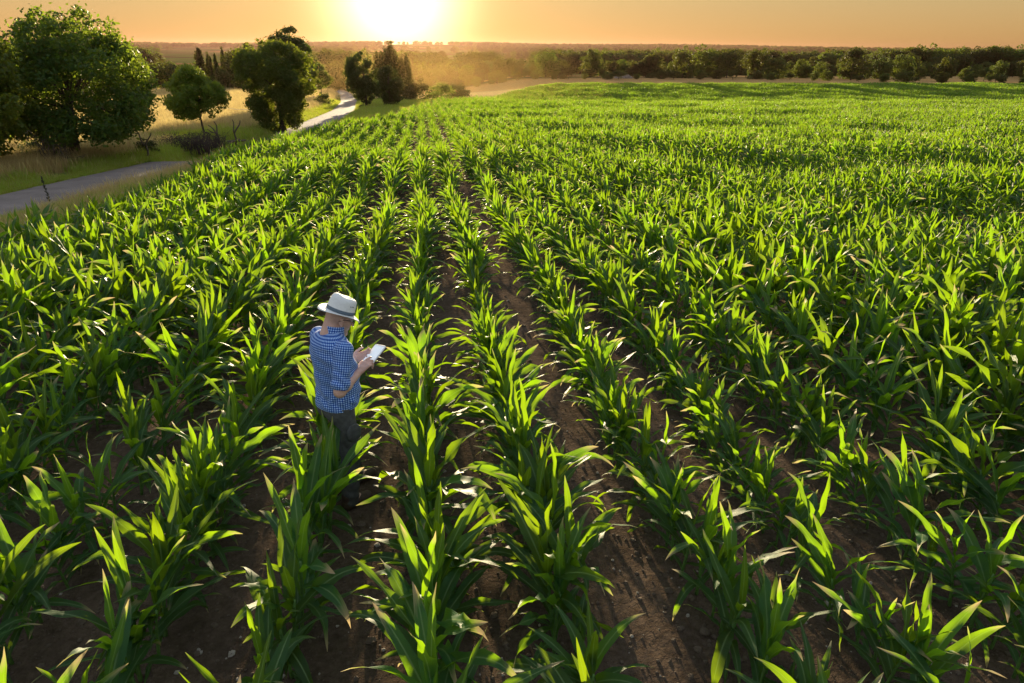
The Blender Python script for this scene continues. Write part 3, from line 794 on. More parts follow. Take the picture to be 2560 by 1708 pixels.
# grass
def tuft_mesh(seed, nb, h, spread, w, mat, droop=.5):
    r = np.random.default_rng(seed); g = Geo()
    for i in range(nb):
        a = r.uniform(0, 6.28); b = r.normal(0, spread, 2); hh = h * r.uniform(.5, 1.15); o = r.uniform(.1, droop) * hh
        d = np.array([math.cos(a), math.sin(a), 0]); l = np.array([-d[1], d[0], 0])
        p0 = np.array([b[0], b[1], -.02]); p1 = p0 + d * o * .3 + [0, 0, hh * .6]; p2 = p0 + d * o + [0, 0, hh]
        g.add([p0 - l * w, p0 + l * w, p1 + l * w * .7, p1 - l * w * .7, p2], [(0, 1, 2, 3)], [(3, 2, 4)])
    return g.mesh('tuft', mat, False)
M_STRAW = leaf_mat('straw_grass', (.50, .38, .17), (.55, .42, .16), .5, .7, .2, .3, False, .02)
M_GRASS = leaf_mat('green_grass', (.19, .26, .045), (.50, .56, .04), .5, .6, .25, .35, False, .03)
TS = [unlinked('straw_tuft', tuft_mesh(600 + i, 26, .5, .16, .006, M_STRAW)) for i in range(3)]
TG = [unlinked('grass_tuft', tuft_mesh(610 + i, 30, .26, .13, .007, M_GRASS, .9)) for i in range(3)]
# meadow
m = 60000
y = 24 + 190 * rng.random(m) ** 1.5; x = lane(y) - 3.2 - rng.random(m) ** 1.1 * (8 + y * .62)
k = (x > -.62 * (y + 6) - 4) & (vnoise(x, y, 5.) + .4 * vnoise(x, y, 1.7) > .42)
k &= np.hypot((x + 12.5) / 1.2, (y - 44) / 1.6) > 2.5 + 2 * vnoise(x, y, 2.)
x, y = x[k], y[k]; n_ = len(x)
sc_ = rng.uniform(.7, 1.3, n_) * (1 + y / 120)
scatter('meadow_grass', np.stack([x, y, terr(x, y)], -1), np.column_stack([rng.normal(0, .1, (n_, 2)), rng.uniform(0, 6, n_)]), sc_, rng.integers(0, 3, n_), TS, 'tall dry straw coloured meadow grass left of the lane')
# verges
m = 60000
y = 12 + 120 * rng.random(m) ** 1.5; side = rng.random(m) < .55
x = np.where(side, lane(y) - 1.5 - 4.0 * rng.random(m) ** 1.3, lane(y) + 1.55 + rng.random(m) * np.maximum(edge(y) - lane(y) - 1.1, .2))
k = vnoise(x, y, 1.5) > .25; x, y = x[k], y[k]
hx_ = rng.normal(-12.5, 2.6, 5000); hy_ = rng.normal(43, 4.5, 5000); k = hx_ < lane(hy_) - 1.3
x = np.concatenate([x, hx_[k]]); y = np.concatenate([y, hy_[k]]); n_ = len(x)
dl = np.abs(x - lane(y))
scatter('verge_grass', np.stack([x, y, terr(x, y)], -1), np.column_stack([rng.normal(0, .15, (n_, 2)), rng.uniform(0, 6, n_)]), rng.uniform(.6, 1.3, n_) * np.clip(.45 + (dl - 1.5) * .5, .45, 1.2) * (1 + y / 150),
        np.where(rng.random(n_) < .16, 3, 0) + rng.integers(0, 3, n_), TG + [unlinked('dry_tuft', tuft_mesh(620 + i, 22, .24, .14, .006, M_STRAW)) for i in range(3)], 'short green grass on both verges of the lane')
# straw grass mixed along the crop edge
m = 5000
y = 14 + 110 * rng.random(m) ** 1.3; x = edge(y) - rng.random(m) ** 1.2 * 1.4; k = x > lane(y) + 1.5; x, y = x[k], y[k]; n_ = len(x)
scatter('edge_grass', np.stack([x, y, terr(x, y)], -1), np.column_stack([rng.normal(0, .15, (n_, 2)), rng.uniform(0, 6, n_)]), rng.uniform(.6, 1.1, n_), rng.integers(0, 3, n_), TS, 'dry seeding grass between lane and maize')

# ------------------------------------------------------------------ dead wood, brambles, weeds, fences
def snag(x, y, stubs, label):
    g = Geo()
    for (p0, p1, r0) in stubs:
        p0, p1 = np.array(p0, float), np.array(p1, float); tt = np.linspace(0, 1, 6)[:, None]
        pts = p0 + (p1 - p0) * tt + np.sin(tt * 5 + r0 * 90) * .05 * np.array([1, .6, .2])
        tube(g, pts, np.linspace(r0, r0 * .5, 6), 7)
    o = obj('dead_snag', g.mesh('dead_snag', M_DEAD)); o.location = (x, y, tz(x, y)); tag(o, label, 'dead tree')
snag(-11.6, 42.9, [((0, 0, -.1), (-.25, 0, .55), .08), ((-.2, 0, .45), (-.75, .1, 1.05), .05), ((-.22, 0, .5), (-.35, 0, 1.25), .05), ((-.35, .05, .6), (-.85, 0, .8), .035),
                   ((.6, .1, -.1), (.75, 0, .7), .07), ((.72, 0, .6), (.65, 0, 1.35), .045), ((.74, 0, .62), (1.1, 0, 1.3), .05), ((-.9, -.2, .1), (1.2, .1, .16), .1), ((.2, -.2, 0), (1.0, -.1, .3), .06)],
     'bare broken branches of a dead tree right of the small lone tree')
snag(-12.4, 33.2, [((0, 0, -.1), (.1, 0, .7), .06), ((.08, 0, .6), (-.3, .1, 1.25), .04), ((.1, 0, .6), (.35, 0, 1.15), .04), ((-.25, .1, 1.1), (-.5, 0, 1.3), .025)],
     'crooked dead stem with two prongs right of the oak')
def twigs(name, x, y, ext, n_, hgt, rad, label, cat, seed, mat=M_DEAD):
    r = np.random.default_rng(seed); g = Geo()
    for i in range(n_):
        b = np.array([r.uniform(-1, 1) * ext[0], r.uniform(-1, 1) * ext[1], -.05]); a = r.uniform(0, 6.28); h = hgt * r.uniform(.4, 1.1); o = r.uniform(.2, 1.0) * h
        tt = np.linspace(0, 1, 6)[:, None]
        pts = b + np.array([math.cos(a) * o, math.sin(a) * o, 0]) * tt ** 1.4 + np.array([0, 0, h]) * np.sin(tt * r.uniform(1.3, 2.5)) + r.normal(0, .03, (6, 3)) * tt
        tube(g, pts, np.linspace(rad, rad * .4, 6) * r.uniform(.6, 1.3), 5)
        for k_ in range(2):
            p0 = pts[r.integers(2, 5)]; p1 = p0 + r.normal(0, .22 * hgt, 3)
            tube(g, np.linspace(p0, p1, 3), np.linspace(rad * .5, rad * .2, 3), 4)
    o = obj(name, g.mesh(name, mat)); o.location = (x, y, tz(x, y)); return tag(o, label, cat)
M_BRAMBLE = plain('bramble_stem', (.06, .042, .032), .9, .3, 20)
twigs('bramble_patch', -12.1, 38.4, (1.5, 1.7), 420, .75, .016, 'dark tangle of dead brambles between oak and lane', 'brambles', 1, M_BRAMBLE)
twigs('twiggy_shrub', -14.3, 29.6, (.45, .35), 60, 1.25, .014, 'leafless twiggy shrub in front of the oak trunk', 'shrub', 2)
twigs('thin_sapling', -15.0, 29.8, (.05, .05), 4, 2.5, .022, 'thin pale bare sapling left of the oak trunk', 'sapling', 8, plain('pale_bark', (.26, .22, .18), .9, .3, 20))
twigs('twiggy_shrub', -16.6, 28.4, (.5, .4), 50, .9, .012, 'dark leafless twigs at the far left under the cut off tree', 'shrub', 5)
g = Geo(); tube(g, [(0, 0, -.05), (.01, 0, .3), (-.02, .01, .6), (-.05, 0, .95)], [.01, .009, .008, .004], 6)
for i in range(46):
    z = rng.uniform(.25, .95); a = rng.uniform(0, 6.28); l_ = .06 * (1.1 - z * .7)
    c = np.array([-.05 * (z / .95) ** 2, 0, z]); e = c + np.array([math.cos(a) * l_, math.sin(a) * l_, .04])
    tube(g, np.linspace(c, e, 3), [.006, .011, .004], 5)
o = obj('tall_weed', g.mesh('tall_weed', plain('weed', (.05, .05, .03), .9))); o.location = (-9.9, 19.4, tz(-9.9, 19.4)); tag(o, 'single tall dark weed standing at the near side of the lane', 'weed')

def fence(name, a, b, n_, h, tape, label):
    t = empty(name, (a[0], a[1], tz(*a)), 0, label, 'fence'); base = t.location
    for i in range(n_):
        f = i / (n_ - 1); x, y = a[0] + (b[0] - a[0]) * f + rng.normal(0, .1), a[1] + (b[1] - a[1]) * f + rng.normal(0, .1)
        g = Geo(); tube(g, [(0, 0, -.2), (rng.normal(0, .02), 0, h * .6), (rng.normal(0, .04), 0, h)], [.055, .05, .045], 7)
        obj('post', g.mesh('post', M_POST), t, (x - base.x, y - base.y, tz(x, y) - base.z))
    g = Geo(); f = np.linspace(0, 1, n_ * 6)
    X = a[0] + (b[0] - a[0]) * f; Y = a[1] + (b[1] - a[1]) * f
    Z = terr(X, Y) + h * .88 - .06 * np.abs(np.sin(f * np.pi * (n_ - 1)))
    tube(g, np.stack([X - base.x, Y - base.y, Z - base.z], -1), tape, 5)
    obj('wire', g.mesh('wire', plain('white_wire', (.75, .72, .66), .6, .1)), t)
fence('wire_fence', (-31.5, 93.5), (-12.4, 64.0), 6, 1.0, .016, 'white wire fence on thin posts across the straw meadow')
fence('post_fence', (-22.5, 152), (-15.8, 112), 9, 1.1, .006, 'row of short wooden posts along the far side of lane')
fence('pasture_fence', (-75, 172), (-34, 158), 7, 1.0, .012, 'distant fence line near the far end of the straw meadow')
# ------------------------------------------------------------------ the man (local axes: +x the way he faces, +y his left, +z up)
def smin(a, b, k):
    h = np.clip(.5 + .5 * (b - a) / k, 0, 1)
    return b * (1 - h) + a * h - k * h * (1 - h)
def sd_cone(p, a, b, ra, rb):
    a, b = np.asarray(a, float), np.asarray(b, float); ba = b - a
    h = np.clip(((p - a) @ ba) / (ba @ ba), 0, 1)
    return np.linalg.norm(p - a - h[..., None] * ba, axis=-1) - (ra + (rb - ra) * h)
def sd_ell(p, c, r, M=None):
    q = p - np.asarray(c, float)
    if M is not None: q = q @ M
    r = np.asarray(r, float)
    k0 = np.linalg.norm(q / r, axis=-1); k1 = np.linalg.norm(q / r ** 2, axis=-1)
    return k0 * (k0 - 1) / np.maximum(k1, 1e-6)
def surface(prims, step, k=.02, post=None):
    """one continuous skin round smoothly joined solids (surface nets); prims: (fn, lo, hi, k)"""
    lo = np.min([p[1] for p in prims], 0) - 3 * step; hi = np.max([p[2] for p in prims], 0) + 3 * step
    n = np.ceil((hi - lo) / step).astype(int) + 1
    F = np.full(n, 1.0, np.float32)
    for fn, l, h, kk in prims:
        kk = kk or k
        i0 = np.maximum(np.floor((np.asarray(l) - 2 * kk - 2 * step - lo) / step).astype(int), 0)
        i1 = np.minimum(np.ceil((np.asarray(h) + 2 * kk + 2 * step - lo) / step).astype(int) + 1, n)
        ax = [lo[d] + step * np.arange(i0[d], i1[d]) for d in range(3)]
        P = np.stack(np.meshgrid(*ax, indexing='ij'), -1)
        s = tuple(slice(i0[d], i1[d]) for d in range(3))
        F[s] = smin(F[s], fn(P), kk)
    if post is not None:
        ax = [lo[d] + step * np.arange(n[d]) for d in range(3)]
        F = post(F, np.stack(np.meshgrid(*ax, indexing='ij'), -1))
    ins = F < 0
    acc = np.zeros(tuple(n - 1) + (3,), np.float32); cnt = np.zeros(tuple(n - 1), np.float32)
    corners = [(i, j, m) for i in (0, 1) for j in (0, 1) for m in (0, 1)]
    def cut(c): return tuple(slice(c[d], n[d] - 1 + c[d]) for d in range(3))
    for a in corners:
        for d in range(3):
            if a[d]: continue
            b = tuple(a[e] + (e == d) for e in range(3))
            fa, fb = F[cut(a)], F[cut(b)]; x = (fa < 0) != (fb < 0)
            t = np.where(x, fa / np.where(x, fa - fb, 1), 0)
            for e in range(3): acc[..., e] += np.where(x, a[e] + (t if e == d else 0), 0)
            cnt += x
    cell = cnt > 0
    vid = np.full(tuple(n - 1), -1, np.int64); vid[cell] = np.arange(cell.sum())
    ijk = np.argwhere(cell)
    V = lo + step * (ijk + acc[cell] / cnt[cell][:, None])
    Q = []
    for d in range(3):
        e1, e2 = [(1, 2), (2, 0), (0, 1)][d]
        sh = [slice(None)] * 3; sh2 = [slice(None)] * 3; sh[d] = slice(0, -1); sh2[d] = slice(1, None)
        A = ins[tuple(sh)]; B = ins[tuple(sh2)]
        for pos, m in ((True, A & ~B), (False, ~A & B)):
            w = np.argwhere(m); w = w[(w[:, e1] > 0) & (w[:, e2] > 0) & (w[:, e1] < n[e1] - 1) & (w[:, e2] < n[e2] - 1)]
            o = [w.copy() for _ in range(4)]
            o[1][:, e1] -= 1; o[2][:, e1] -= 1; o[2][:, e2] -= 1; o[3][:, e2] -= 1
            qd = np.stack([vid[tuple(x.T)] for x in o], 1)
            Q.append(qd if pos else qd[:, ::-1])
    Q = np.concatenate(Q)
    return V, Q[(Q >= 0).all(1)]
def cone(a, b, ra, rb, k=None):
    a, b = np.asarray(a, float), np.asarray(b, float); m = max(ra, rb)
    return (lambda p: sd_cone(p, a, b, ra, rb), np.minimum(a, b) - m, np.maximum(a, b) + m, k)
def ell(c, r, M=None, k=None):
    c = np.asarray(c, float); m = max(r) if M is not None else np.asarray(r)
    return (lambda p: sd_ell(p, c, r, M), c - m, c + m, k)
def unit(v): v = np.asarray(v, float); return v / np.linalg.norm(v)

def hand(w, f, up, side, curl, thumb):
    w = np.asarray(w, float); f = unit(f); up = unit(np.asarray(up) - np.dot(up, f) * f); T = np.cross(up, f) * side
    out = [cone(w - f * .03, w + f * .03, .026, .027, .01)]
    for off, kl, ln, cu in zip((.031, .0105, -.0105, -.030), (.088, .093, .088, .078), (.95, 1.06, 1.0, .78), curl):
        K = w + f * kl + T * off
        out.append(cone(w + f * .015 + T * off * .6, K, .0165, .0125, .008))
        p = K; a = 0
        for seg, bend, r0, r1 in ((.043, .7, .0105, .0095), (.027, 1.0, .0095, .0085), (.021, .7, .0085, .007)):
            a += cu * bend; q = p + (f * math.cos(a) - up * math.sin(a)) * seg * ln
            out.append(cone(p, q, r0, r1, .003)); p = q
    b = w + f * .02 + T * .026 - up * .006; m = w + f * (.052) + T * .05 - up * .012
    e = m + unit(f * thumb[0] + T * thumb[1] + up * thumb[2]) * .034; tip = e + unit(f * (thumb[0] + .3) + T * (thumb[1] - .35) + up * thumb[2]) * .028
    out += [cone(b, m, .017, .0135, .008), cone(m, e, .0125, .0105, .003), cone(e, tip, .0105, .008, .003)]
    return out

# joints
PEL = np.array([-.02, 0, .95]); NECK = np.array([.015, 0, 1.475])
SR, ER, WR = np.array([-.01, -.185, 1.405]), np.array([-.105, -.235, 1.115]), np.array([.125, -.135, 1.165])
SL, EL, WL = np.array([.0, .185, 1.405]), np.array([.02, .225, 1.12]), np.array([.225, .115, 1.15])
HR_, KR_, AR_ = np.array([-.02, -.095, .92]), np.array([.0, -.115, .50]), np.array([-.05, -.12, .09])
HL_, KL_, AL_ = np.array([-.01, .095, .92]), np.array([.12, .13, .51]), np.array([.16, .14, .09])
HC = np.array([.085, 0, 1.582])                                      # head centre
hy, hp = R(-14), R(25)
HF = np.array([math.cos(hy) * math.cos(hp), math.sin(hy) * math.cos(hp), -math.sin(hp)])
HL = np.array([-math.sin(hy), math.cos(hy), 0]); HU = np.cross(HF, HL)
HM = np.stack([HF, HL, HU], 1)                                       # head frame -> man frame
def hp_(x, y, z): return HC + HM @ np.array([x, y, z], float)
# tablet frame
tr_ = R(9); TD = unit([math.cos(tr_) * math.cos(R(32)), math.sin(tr_) * math.cos(R(32)), math.sin(R(32))])
TS0 = unit(np.cross(TD, [0, 0, 1])); TS_ = unit(TS0 * math.cos(R(12)) + np.cross(TS0, TD) * math.sin(R(12))); TN = np.cross(TS_, TD)
TC = np.array([.325, -.03, 1.205])

body = [ell((-.01, 0, 1.27), (.10, .15, .2), None, .05), ell((-.015, 0, 1.0), (.10, .14, .13), None, .05), cone((-.015, 0, 1.40), NECK, .10, .068, .04),
        cone(NECK, hp_(-.026, 0, -.055), .060, .054, .03), cone((-.04, 0, 1.46), hp_(-.05, 0, -.02), .05, .052, .03)]
body += [ell(HC + HM @ np.array([-.012, 0, .03]), (.096, .075, .095), HM, .02), ell(HC + HM @ np.array([.034, 0, -.045]), (.062, .06, .078), HM, .025),
         cone(hp_(.02, .042, -.085), hp_(.075, .012, -.108), .024, .022, .02), cone(hp_(.02, -.042, -.085), hp_(.075, -.012, -.108), .024, .022, .02),
         cone(hp_(.094, 0, .008), hp_(.117, 0, -.03), .009, .0135, .01), cone(hp_(.088, .03, .026), hp_(.088, -.03, .026), .012, .012, .012),
         cone(hp_(.088, .018, -.066), hp_(.088, -.018, -.066), .010, .010, .006), cone(hp_(.07, .03, -.03), hp_(.07, -.03, -.03), .02, .02, .02)]
for s in (1, -1):
    body += [ell(HC + HM @ np.array([-.006, s * .08, -.012]), (.019, .009, .033), HM, .004), ell(HC + HM @ np.array([.0, s * .083, -.036]), (.01, .007, .011), HM, .004)]
for S, E_, W_, s in ((SR, ER, WR, 1), (SL, EL, WL, -1)):
    body += [cone((-.01, s * -.08, 1.405), S + [0, 0, -.015], .052, .044, .03), cone(S, E_, .044, .041, .02), cone(E_, E_ + (W_ - E_) * .35, .043, .044, .02), cone(E_ + (W_ - E_) * .3, W_, .043, .027, .02)]
body += hand(WR, TD * 1.0 - np.array([0, 0, .12]), TN + np.array([0, -.35, 0]), 1, (.22, .55, .75, .85), (.75, .45, -.25))
body += hand(WL, unit([.80, -.40, .22]), [-.1, .75, -.75], -1, (.5, .55, .6, .7), (.85, .15, -.5))
for H_j, K_j, A_j in ((HR_, KR_, AR_), (HL_, KL_, AL_)):
    body += [cone(H_j, K_j, .075, .05, .03), cone(K_j, A_j, .05, .035, .02), cone(A_j, A_j + [.13, 0, -.05], .035, .03, .02)]
BV, BQ = surface(body, .005, .02)

# skin: greyer stubble on the jaw and cropped hair low on the head
m, nt, out = newmat('skin'); L = nt.links
pb = nt.nodes.new('ShaderNodeBsdfPrincipled'); pb.inputs['Roughness'].default_value = .5; pb.inputs['Specular IOR Level'].default_value = .4
pb.inputs['Subsurface Weight'].default_value = .12; pb.inputs['Subsurface Radius'].default_value = (.02, .008, .004)
a_ = nt.nodes.new('ShaderNodeAttribute'); a_.attribute_name = 'hairiness'; tc = nt.nodes.new('ShaderNodeTexCoord')
sk = ramp(nt, noise_(nt, 22, 4, tc.outputs['Object']), [(.3, (.56, .33, .26)), (.7, (.68, .44, .36))])
hair = ramp(nt, noise_(nt, 220, 3, tc.outputs['Object']), [(.35, (.20, .16, .13)), (.65, (.42, .35, .30))])
L.new(mixc(nt, a_.outputs['Fac'], sk, hair), pb.inputs['Base Color']); L.new(pb.outputs[0], out.inputs['Surface']); M_SKIN = m
MX, MY = MAN[0] - .085, MAN[1]; MZ = tz(MX, MY)
man = empty('person', (MX, MY, MZ), R(37), 'man in white straw hat and blue checked shirt standing between maize rows', 'person')
bme = mesh_np('body', BV, BQ, M_SKIN)
hl = (BV - HC) @ HM
jaw = np.clip(1 - np.hypot((hl[:, 0] - .055) / .06, (hl[:, 2] + .075) / .055), 0, 1) * (np.abs(hl[:, 0]) < .2)
nape = np.clip(1 - np.hypot((hl[:, 0] + .05) / .07, (hl[:, 2] - .0) / .06), 0, 1) * (np.abs(hl[:, 2]) < .12)
hv_ = np.clip(jaw * 1.2, 0, .55) + np.clip(nape * .7, 0, .35)
att = bme.attributes.new('hairiness', 'FLOAT', 'POINT'); att.data.foreach_set('value', hv_.astype(np.float32))
obj('body', bme, man); man.scale = (.995, .995, .995)
M_EYE = plain('eye_white', (.7, .68, .62), .25, .05)
for s in (1, -1):
    V, Q = surface([ell(hp_(.084, s * .031, .006), (.0125, .0125, .0125))], .004)
    obj('eye', mesh_np('eye', V, Q, M_EYE), man)

# blue gingham shirt with rolled sleeves, bloused over the waistband
m, nt, out = newmat('gingham'); L = nt.links
pb = nt.nodes.new('ShaderNodeBsdfPrincipled'); pb.inputs['Roughness'].default_value = .85; pb.inputs['Specular IOR Level'].default_value = .15
pb.inputs['Sheen Weight'].default_value = .2
uv = nt.nodes.new('ShaderNodeUVMap'); sp = nt.nodes.new('ShaderNodeSeparateXYZ'); L.new(uv.outputs[0], sp.inputs[0])
def stripe(ch): return math_(nt, 'LESS_THAN', math_(nt, 'FRACT', math_(nt, 'DIVIDE', sp.outputs[ch], .0165)), .5)
two = math_(nt, 'MULTIPLY', math_(nt, 'ADD', stripe(0), stripe(1)), .5)
rp = nt.nodes.new('ShaderNodeValToRGB'); rp.color_ramp.interpolation = 'CONSTANT'
rp.color_ramp.elements[0].color = (.50, .68, .93, 1); rp.color_ramp.elements[0].position = 0
rp.color_ramp.elements[1].color = (.010, .038, .27, 1); rp.color_ramp.elements[1].position = .8
e = rp.color_ramp.elements.new(.3); e.color = (.065, .21, .66, 1); L.new(two, rp.inputs[0])
L.new(rp.outputs[0], pb.inputs['Base Color'])
tr = nt.nodes.new('ShaderNodeBsdfTranslucent'); L.new(rp.outputs[0], tr.inputs['Color'])
mx = nt.nodes.new('ShaderNodeMixShader'); mx.inputs[0].default_value = .12; L.new(pb.outputs[0], mx.inputs[1]); L.new(tr.outputs[0], mx.inputs[2])
L.new(mx.outputs[0], out.inputs['Surface']); M_SHIRT = m
slv = []
def sleeve(S, E_, s):
    end = S + (E_ - S) * .92; d = unit(E_ - S)
    def fn(p):
        base = sd_cone(p, S, E_, .07, .062)
        t = (p - S) @ d; ln = np.linalg.norm(E_ - S)
        ring = .006 * np.exp(-((t - ln * .84) / .028) ** 2)               # rolled cuff
        fold = .007 * np.sin(t * 70 + 3 * np.sin(p[..., 0] * 30)) * np.clip(t / ln, 0, 1)
        return np.maximum(base - ring - fold, t - ln * .94)
    return (fn, np.minimum(S, E_) - .09, np.maximum(S, E_) + .09, .022)
def torso_fn(p):
    z = p[..., 2]
    Zs = [.885, .93, 1.0, 1.1, 1.22, 1.34, 1.42, 1.465, 1.50]
    cx = np.interp(z, Zs, [-.01, -.005, .012, .018, .0, -.022, -.025, -.012, .0]); rx = np.interp(z, Zs, [.150, .156, .158, .158, .148, .135, .115, .085, .06])
    ry = np.interp(z, Zs, [.182, .186, .188, .186, .19, .196, .175, .12, .075])
    q = np.sqrt(((p[..., 0] - cx) / rx) ** 2 + (p[..., 1] / ry) ** 2)
    a = np.arctan2(p[..., 1], p[..., 0] - cx)
    fold = .006 * np.exp(-((z - .975) / .04) ** 2) * np.sin(a * 13 + 2 * np.sin(z * 40)) + .004 * np.sin(a * 7 + z * 26) * np.exp(-((z - 1.1) / .12) ** 2) + .003 * np.sin(z * 60 + a * 4) + .006 * np.sin(a * 5 + z * 9) * np.exp(-((z - 1.2) / .16) ** 2)
    return np.maximum(np.maximum((q - 1) * np.minimum(rx, ry) * .9 - fold, .895 - z), z - 1.50)
tors = (torso_fn, np.array([-.22, -.23, .87]), np.array([.22, .23, 1.52]), .02)
sh_prims = [tors, ell((-.018, 0, 1.415), (.11, .175, .08), None, .03), sleeve(SR, ER, 1), sleeve(SL, EL, -1)]
SV, SQ = surface(sh_prims, .006, .02)
fR, fL, fT = sh_prims[2][0](SV), sh_prims[3][0](SV), np.minimum(torso_fn(SV), sh_prims[1][0](SV))
UV = np.stack([.165 * np.arctan2(SV[:, 1], -(SV[:, 0] + .005)), SV[:, 2]], -1)
for f_, S, E_ in ((fR, SR, ER), (fL, SL, EL)):
    d = unit(E_ - S); a1 = unit(np.cross(d, [1, 0, 0])); a2 = np.cross(d, a1); rel = SV - S; k = f_ < fT
    UV[k] = np.stack([.065 * np.arctan2(rel @ a2, rel @ a1), rel @ d], -1)[k]
shirt = obj('shirt', mesh_np('shirt', SV, SQ, M_SHIRT, True, UV), man)
cv = []; cuv = []; cq = []
for i in range(37):
    a = -np.pi * .93 + i / 36 * 2 * np.pi * .93 + np.pi                    # open at the throat
    for j, (dr, z) in enumerate(((.084, 1.462), (.082, 1.495), (.077, 1.535), (.0725, 1.531), (.074, 1.48))):
        c_ = np.array([.012 + (z - 1.46) * .35, 0]); cv.append((c_[0] + dr * math.cos(a) * 1.02, dr * math.sin(a) * .95, z - .018 * math.cos(a))); cuv.append((a * .078, z))
for i in range(36):
    for j in range(4): cq.append((i * 5 + j, (i + 1) * 5 + j, (i + 1) * 5 + j + 1, i * 5 + j + 1))
obj('collar', mesh_np('collar', cv, np.array(cq), M_SHIRT, True, cuv), shirt)

# trousers, shoes
M_TROU = plain('dark_cotton', (.085, .088, .088), .85, .25, 30, .004)
def leg_fn(a, b, ra, rb):
    return (lambda p: sd_cone(p, a, b, ra, rb) - .005 * np.sin(p[..., 2] * 48 + 5 * np.sin(p[..., 1] * 22)) * np.exp(-((p[..., 2] - .5) / .14) ** 2) - .005 * np.sin(p[..., 2] * 70 + p[..., 0] * 30) * np.exp(-((p[..., 2] - .14) / .08) ** 2),
            np.minimum(a, b) - ra - .01, np.maximum(a, b) + ra + .01, .03)
trp = [ell((-.02, 0, .90), (.122, .158, .12), None, .03), ell((-.055, .065, .86), (.085, .085, .1), None, .03), ell((-.055, -.065, .86), (.085, .085, .1), None, .03)]
for H_j, K_j, A_j in ((HR_, KR_, AR_), (HL_, KL_, AL_)):
    trp += [leg_fn(H_j, K_j, .086, .074), leg_fn(K_j, A_j + [0, 0, -.02], .076, .066)]
V, Q = surface(trp, .007, .03, lambda F, P: np.maximum(F, P[..., 2] - .922))
trs = obj('trousers', mesh_np('trousers', V, Q, M_TROU), man)
for s, (a0, z0, x0) in ((-1, (-.112, .70, .005)), (1, (.125, .70, .06))):
    V, Q = surface([ell((x0, a0 + s * .072, z0), (.065, .016, .08), None, .01)], .006)
    obj('pocket', mesh_np('pocket', V, Q, M_TROU), trs)
M_SHOE = plain('brown_boot', (.075, .05, .035), .6, .3, 30)
for A_j in (AR_, AL_):
    V, Q = surface([cone(A_j + [-.02, 0, .03], A_j + [-.02, 0, -.04], .05, .052), cone(A_j + [-.03, 0, -.05], A_j + [.15, 0, -.055], .045, .042, .03), cone(A_j + [.08, .0, -.05], A_j + [.16, 0, -.058], .046, .038, .02)], .006, .02,
                   lambda F, P: np.maximum(F, -.002 - P[..., 2]))
    obj('shoe', mesh_np('shoe', V, Q, M_SHOE), man)

# hat
M_HAT = plain('white_straw', (.78, .80, .80), .7, .06, 60, .002); M_BAND = plain('hat_ribbon', (.11, .15, .19), .7, .1)
hatc = np.array([-.012, 0, .042])
def hat_pt(rx, ry, a, z): rx *= .95; ry *= .95; return hatc + np.array([rx * math.cos(a), ry * math.sin(a), z])
def ring_mesh(rows, name, mat, close=False, nseg=56):
    V = []; Q = []
    for (rx, ry, zf) in rows:
        for i in range(nseg):
            a = 2 * np.pi * i / nseg; V.append(HC + HM @ hat_pt(rx, ry, a, zf(a)))
    nr = len(rows)
    for j in range(nr - 1):
        for i in range(nseg): Q.append((j * nseg + i, j * nseg + (i + 1) % nseg, (j + 1) * nseg + (i + 1) % nseg, (j + 1) * nseg + i))
    T = []
    if close:
        V.append(np.mean(V[-nseg:], 0)); c = len(V) - 1
        for i in range(nseg): T.append(((nr - 1) * nseg + i, (nr - 1) * nseg + (i + 1) % nseg, c))
    return mesh_np(name, V, [np.array(Q)] + ([np.array(T)] if T else []), mat)
dip = lambda amt: (lambda a: -.004 - amt * (math.cos(a) ** 2) * (1.25 if math.cos(a) > 0 else .5) + amt * .35 * abs(math.sin(a)))
top = lambda z, pinch: (lambda a: z - pinch * math.exp(-(a if a < np.pi else 2 * np.pi - a) ** 2 / .5) + .006 * math.cos(2 * a))
rows = [(.103, .088, lambda a: -.008), (.135, .118, dip(.008)), (.160, .140, dip(.020)), (.172, .150, dip(.030)), (.174, .152, dip(.033)), (.172, .150, lambda a: dip(.030)(a) + .004), (.160, .140, lambda a: dip(.02)(a) + .005),
        (.135, .118, lambda a: dip(.008)(a) + .005), (.113, .097, lambda a: .0), (.110, .094, lambda a: .03), (.107, .090, lambda a: .07), (.102, .082, lambda a: .098), (.090, .068, top(.118, .012)), (.066, .044, top(.128, .022)), (.036, .018, top(.116, .010))]
hat = obj('hat', ring_mesh(rows, 'hat', M_HAT, True), man)
obj('hat_band', ring_mesh([(.1125, .0965, lambda a: .004), (.1150, .0990, lambda a: .006), (.1135, .0975, lambda a: .029), (.1100, .0940, lambda a: .030)], 'hat_band', M_BAND), hat)
for s in (1, -1):
    for dx in (-.016, 0, .016):
        a = s * (R(62) + dx * 9); c = HC + HM @ hat_pt(.1055, .0885, a, .072)
        V, Q = surface([ell(c, (.0045, .0045, .0045))], .002); obj('vent_eyelet', mesh_np('vent_eyelet', V, Q, M_BAND), hat)
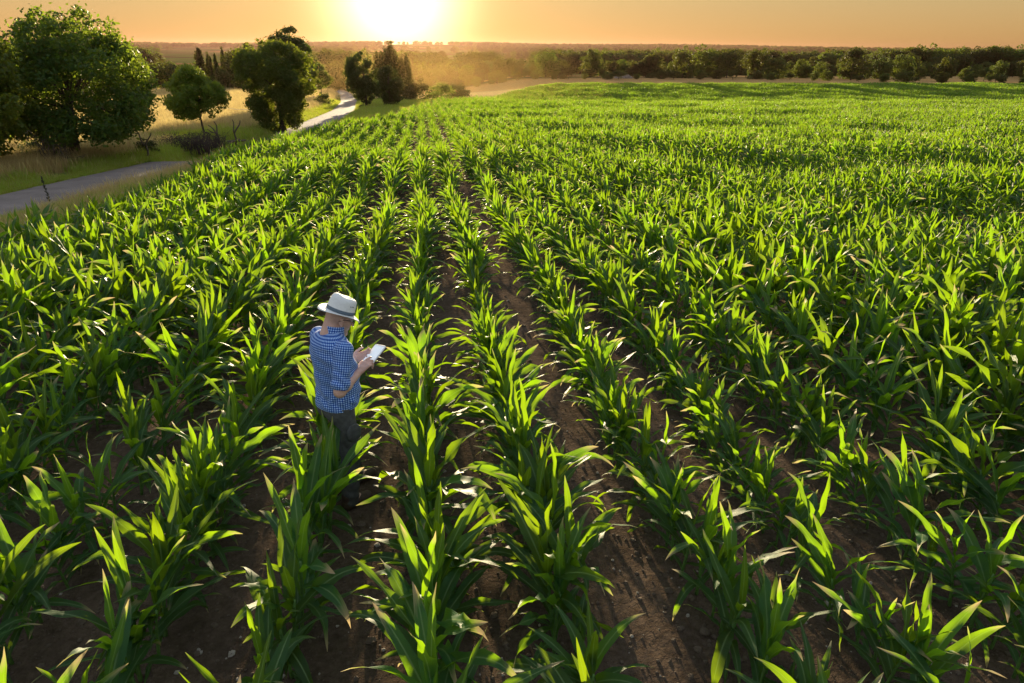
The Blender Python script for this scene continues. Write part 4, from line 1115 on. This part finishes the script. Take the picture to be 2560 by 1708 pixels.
# spectacles
g = Geo(); M_GL = plain('spectacle_frame', (.03, .028, .028), .35, .1)
for s in (1, -1):
    a = np.linspace(0, 2 * np.pi, 17)
    tube(g, np.stack([hp_(.108 - .006 * abs(math.cos(t)), s * .033 + .024 * math.cos(t), .004 + .017 * math.sin(t)) for t in a]), .0022, 5, False)
    tube(g, np.stack([hp_(.102, s * .058, .010), hp_(.06, s * .074, .010), hp_(.0, s * .086, .006), hp_(-.03, s * .085, -.012)]), .0026, 5)
tube(g, np.stack([hp_(.108, .01, .008), hp_(.114, 0, .011), hp_(.108, -.01, .008)]), .0022, 5)
obj('glasses', g.mesh('glasses', M_GL), man)

# tablet computer held in both hands: a thing of its own
Rw = np.array(Matrix.Rotation(R(37), 3, 'Z')); W0 = Rw @ TC * .995 + np.array([MX, MY, MZ])
tb = empty('tablet', tuple(W0), 0, 'thin white tablet computer held in both hands by the man', 'tablet')
def slab(hx, hy_, z0, z1, rad, mat, name):
    ring = []
    for cx_, cy__, a0 in ((hx - rad, hy_ - rad, 0), (-hx + rad, hy_ - rad, 90), (-hx + rad, -hy_ + rad, 180), (hx - rad, -hy_ + rad, 270)):
        for i in range(5): a = R(a0 + i * 22.5); ring.append((cx_ + rad * math.cos(a), cy__ + rad * math.sin(a)))
    n_ = len(ring); V = []
    for z, ins_ in ((z0, .0015), (z0 + .001, 0), (z1 - .001, 0), (z1, .0015)):
        for x, y in ring: V.append((x * (1 - ins_ / hx), y * (1 - ins_ / hy_), z))
    V += [(0, 0, z0), (0, 0, z1)]; Q = []; T = []
    for j in range(3):
        for i in range(n_): Q.append((j * n_ + i, j * n_ + (i + 1) % n_, (j + 1) * n_ + (i + 1) % n_, (j + 1) * n_ + i))
    for i in range(n_): T.append((4 * n_, (i + 1) % n_, i)); T.append((4 * n_ + 1, 3 * n_ + i, 3 * n_ + (i + 1) % n_))
    V = np.array(V); M = np.stack([TD, -TS_, TN], 1)
    return mesh_np(name, (Rw @ (M @ V.T)).T, [np.array(Q), np.array(T)], mat, False)
obj('case', slab(.105, .071, -.004, .004, .012, plain('white_plastic', (.82, .83, .84), .3, .02), 'case'), tb)
m, nt, out = newmat('lit_screen')
pb = nt.nodes.new('ShaderNodeBsdfPrincipled'); pb.inputs['Base Color'].default_value = (.75, .8, .82, 1); pb.inputs['Roughness'].default_value = .25
pb.inputs['Emission Color'].default_value = (.85, .95, 1, 1); pb.inputs['Emission Strength'].default_value = .10
nt.links.new(pb.outputs[0], out.inputs['Surface'])
obj('screen', slab(.092, .063, .0042, .0056, .004, m, 'screen'), tb)
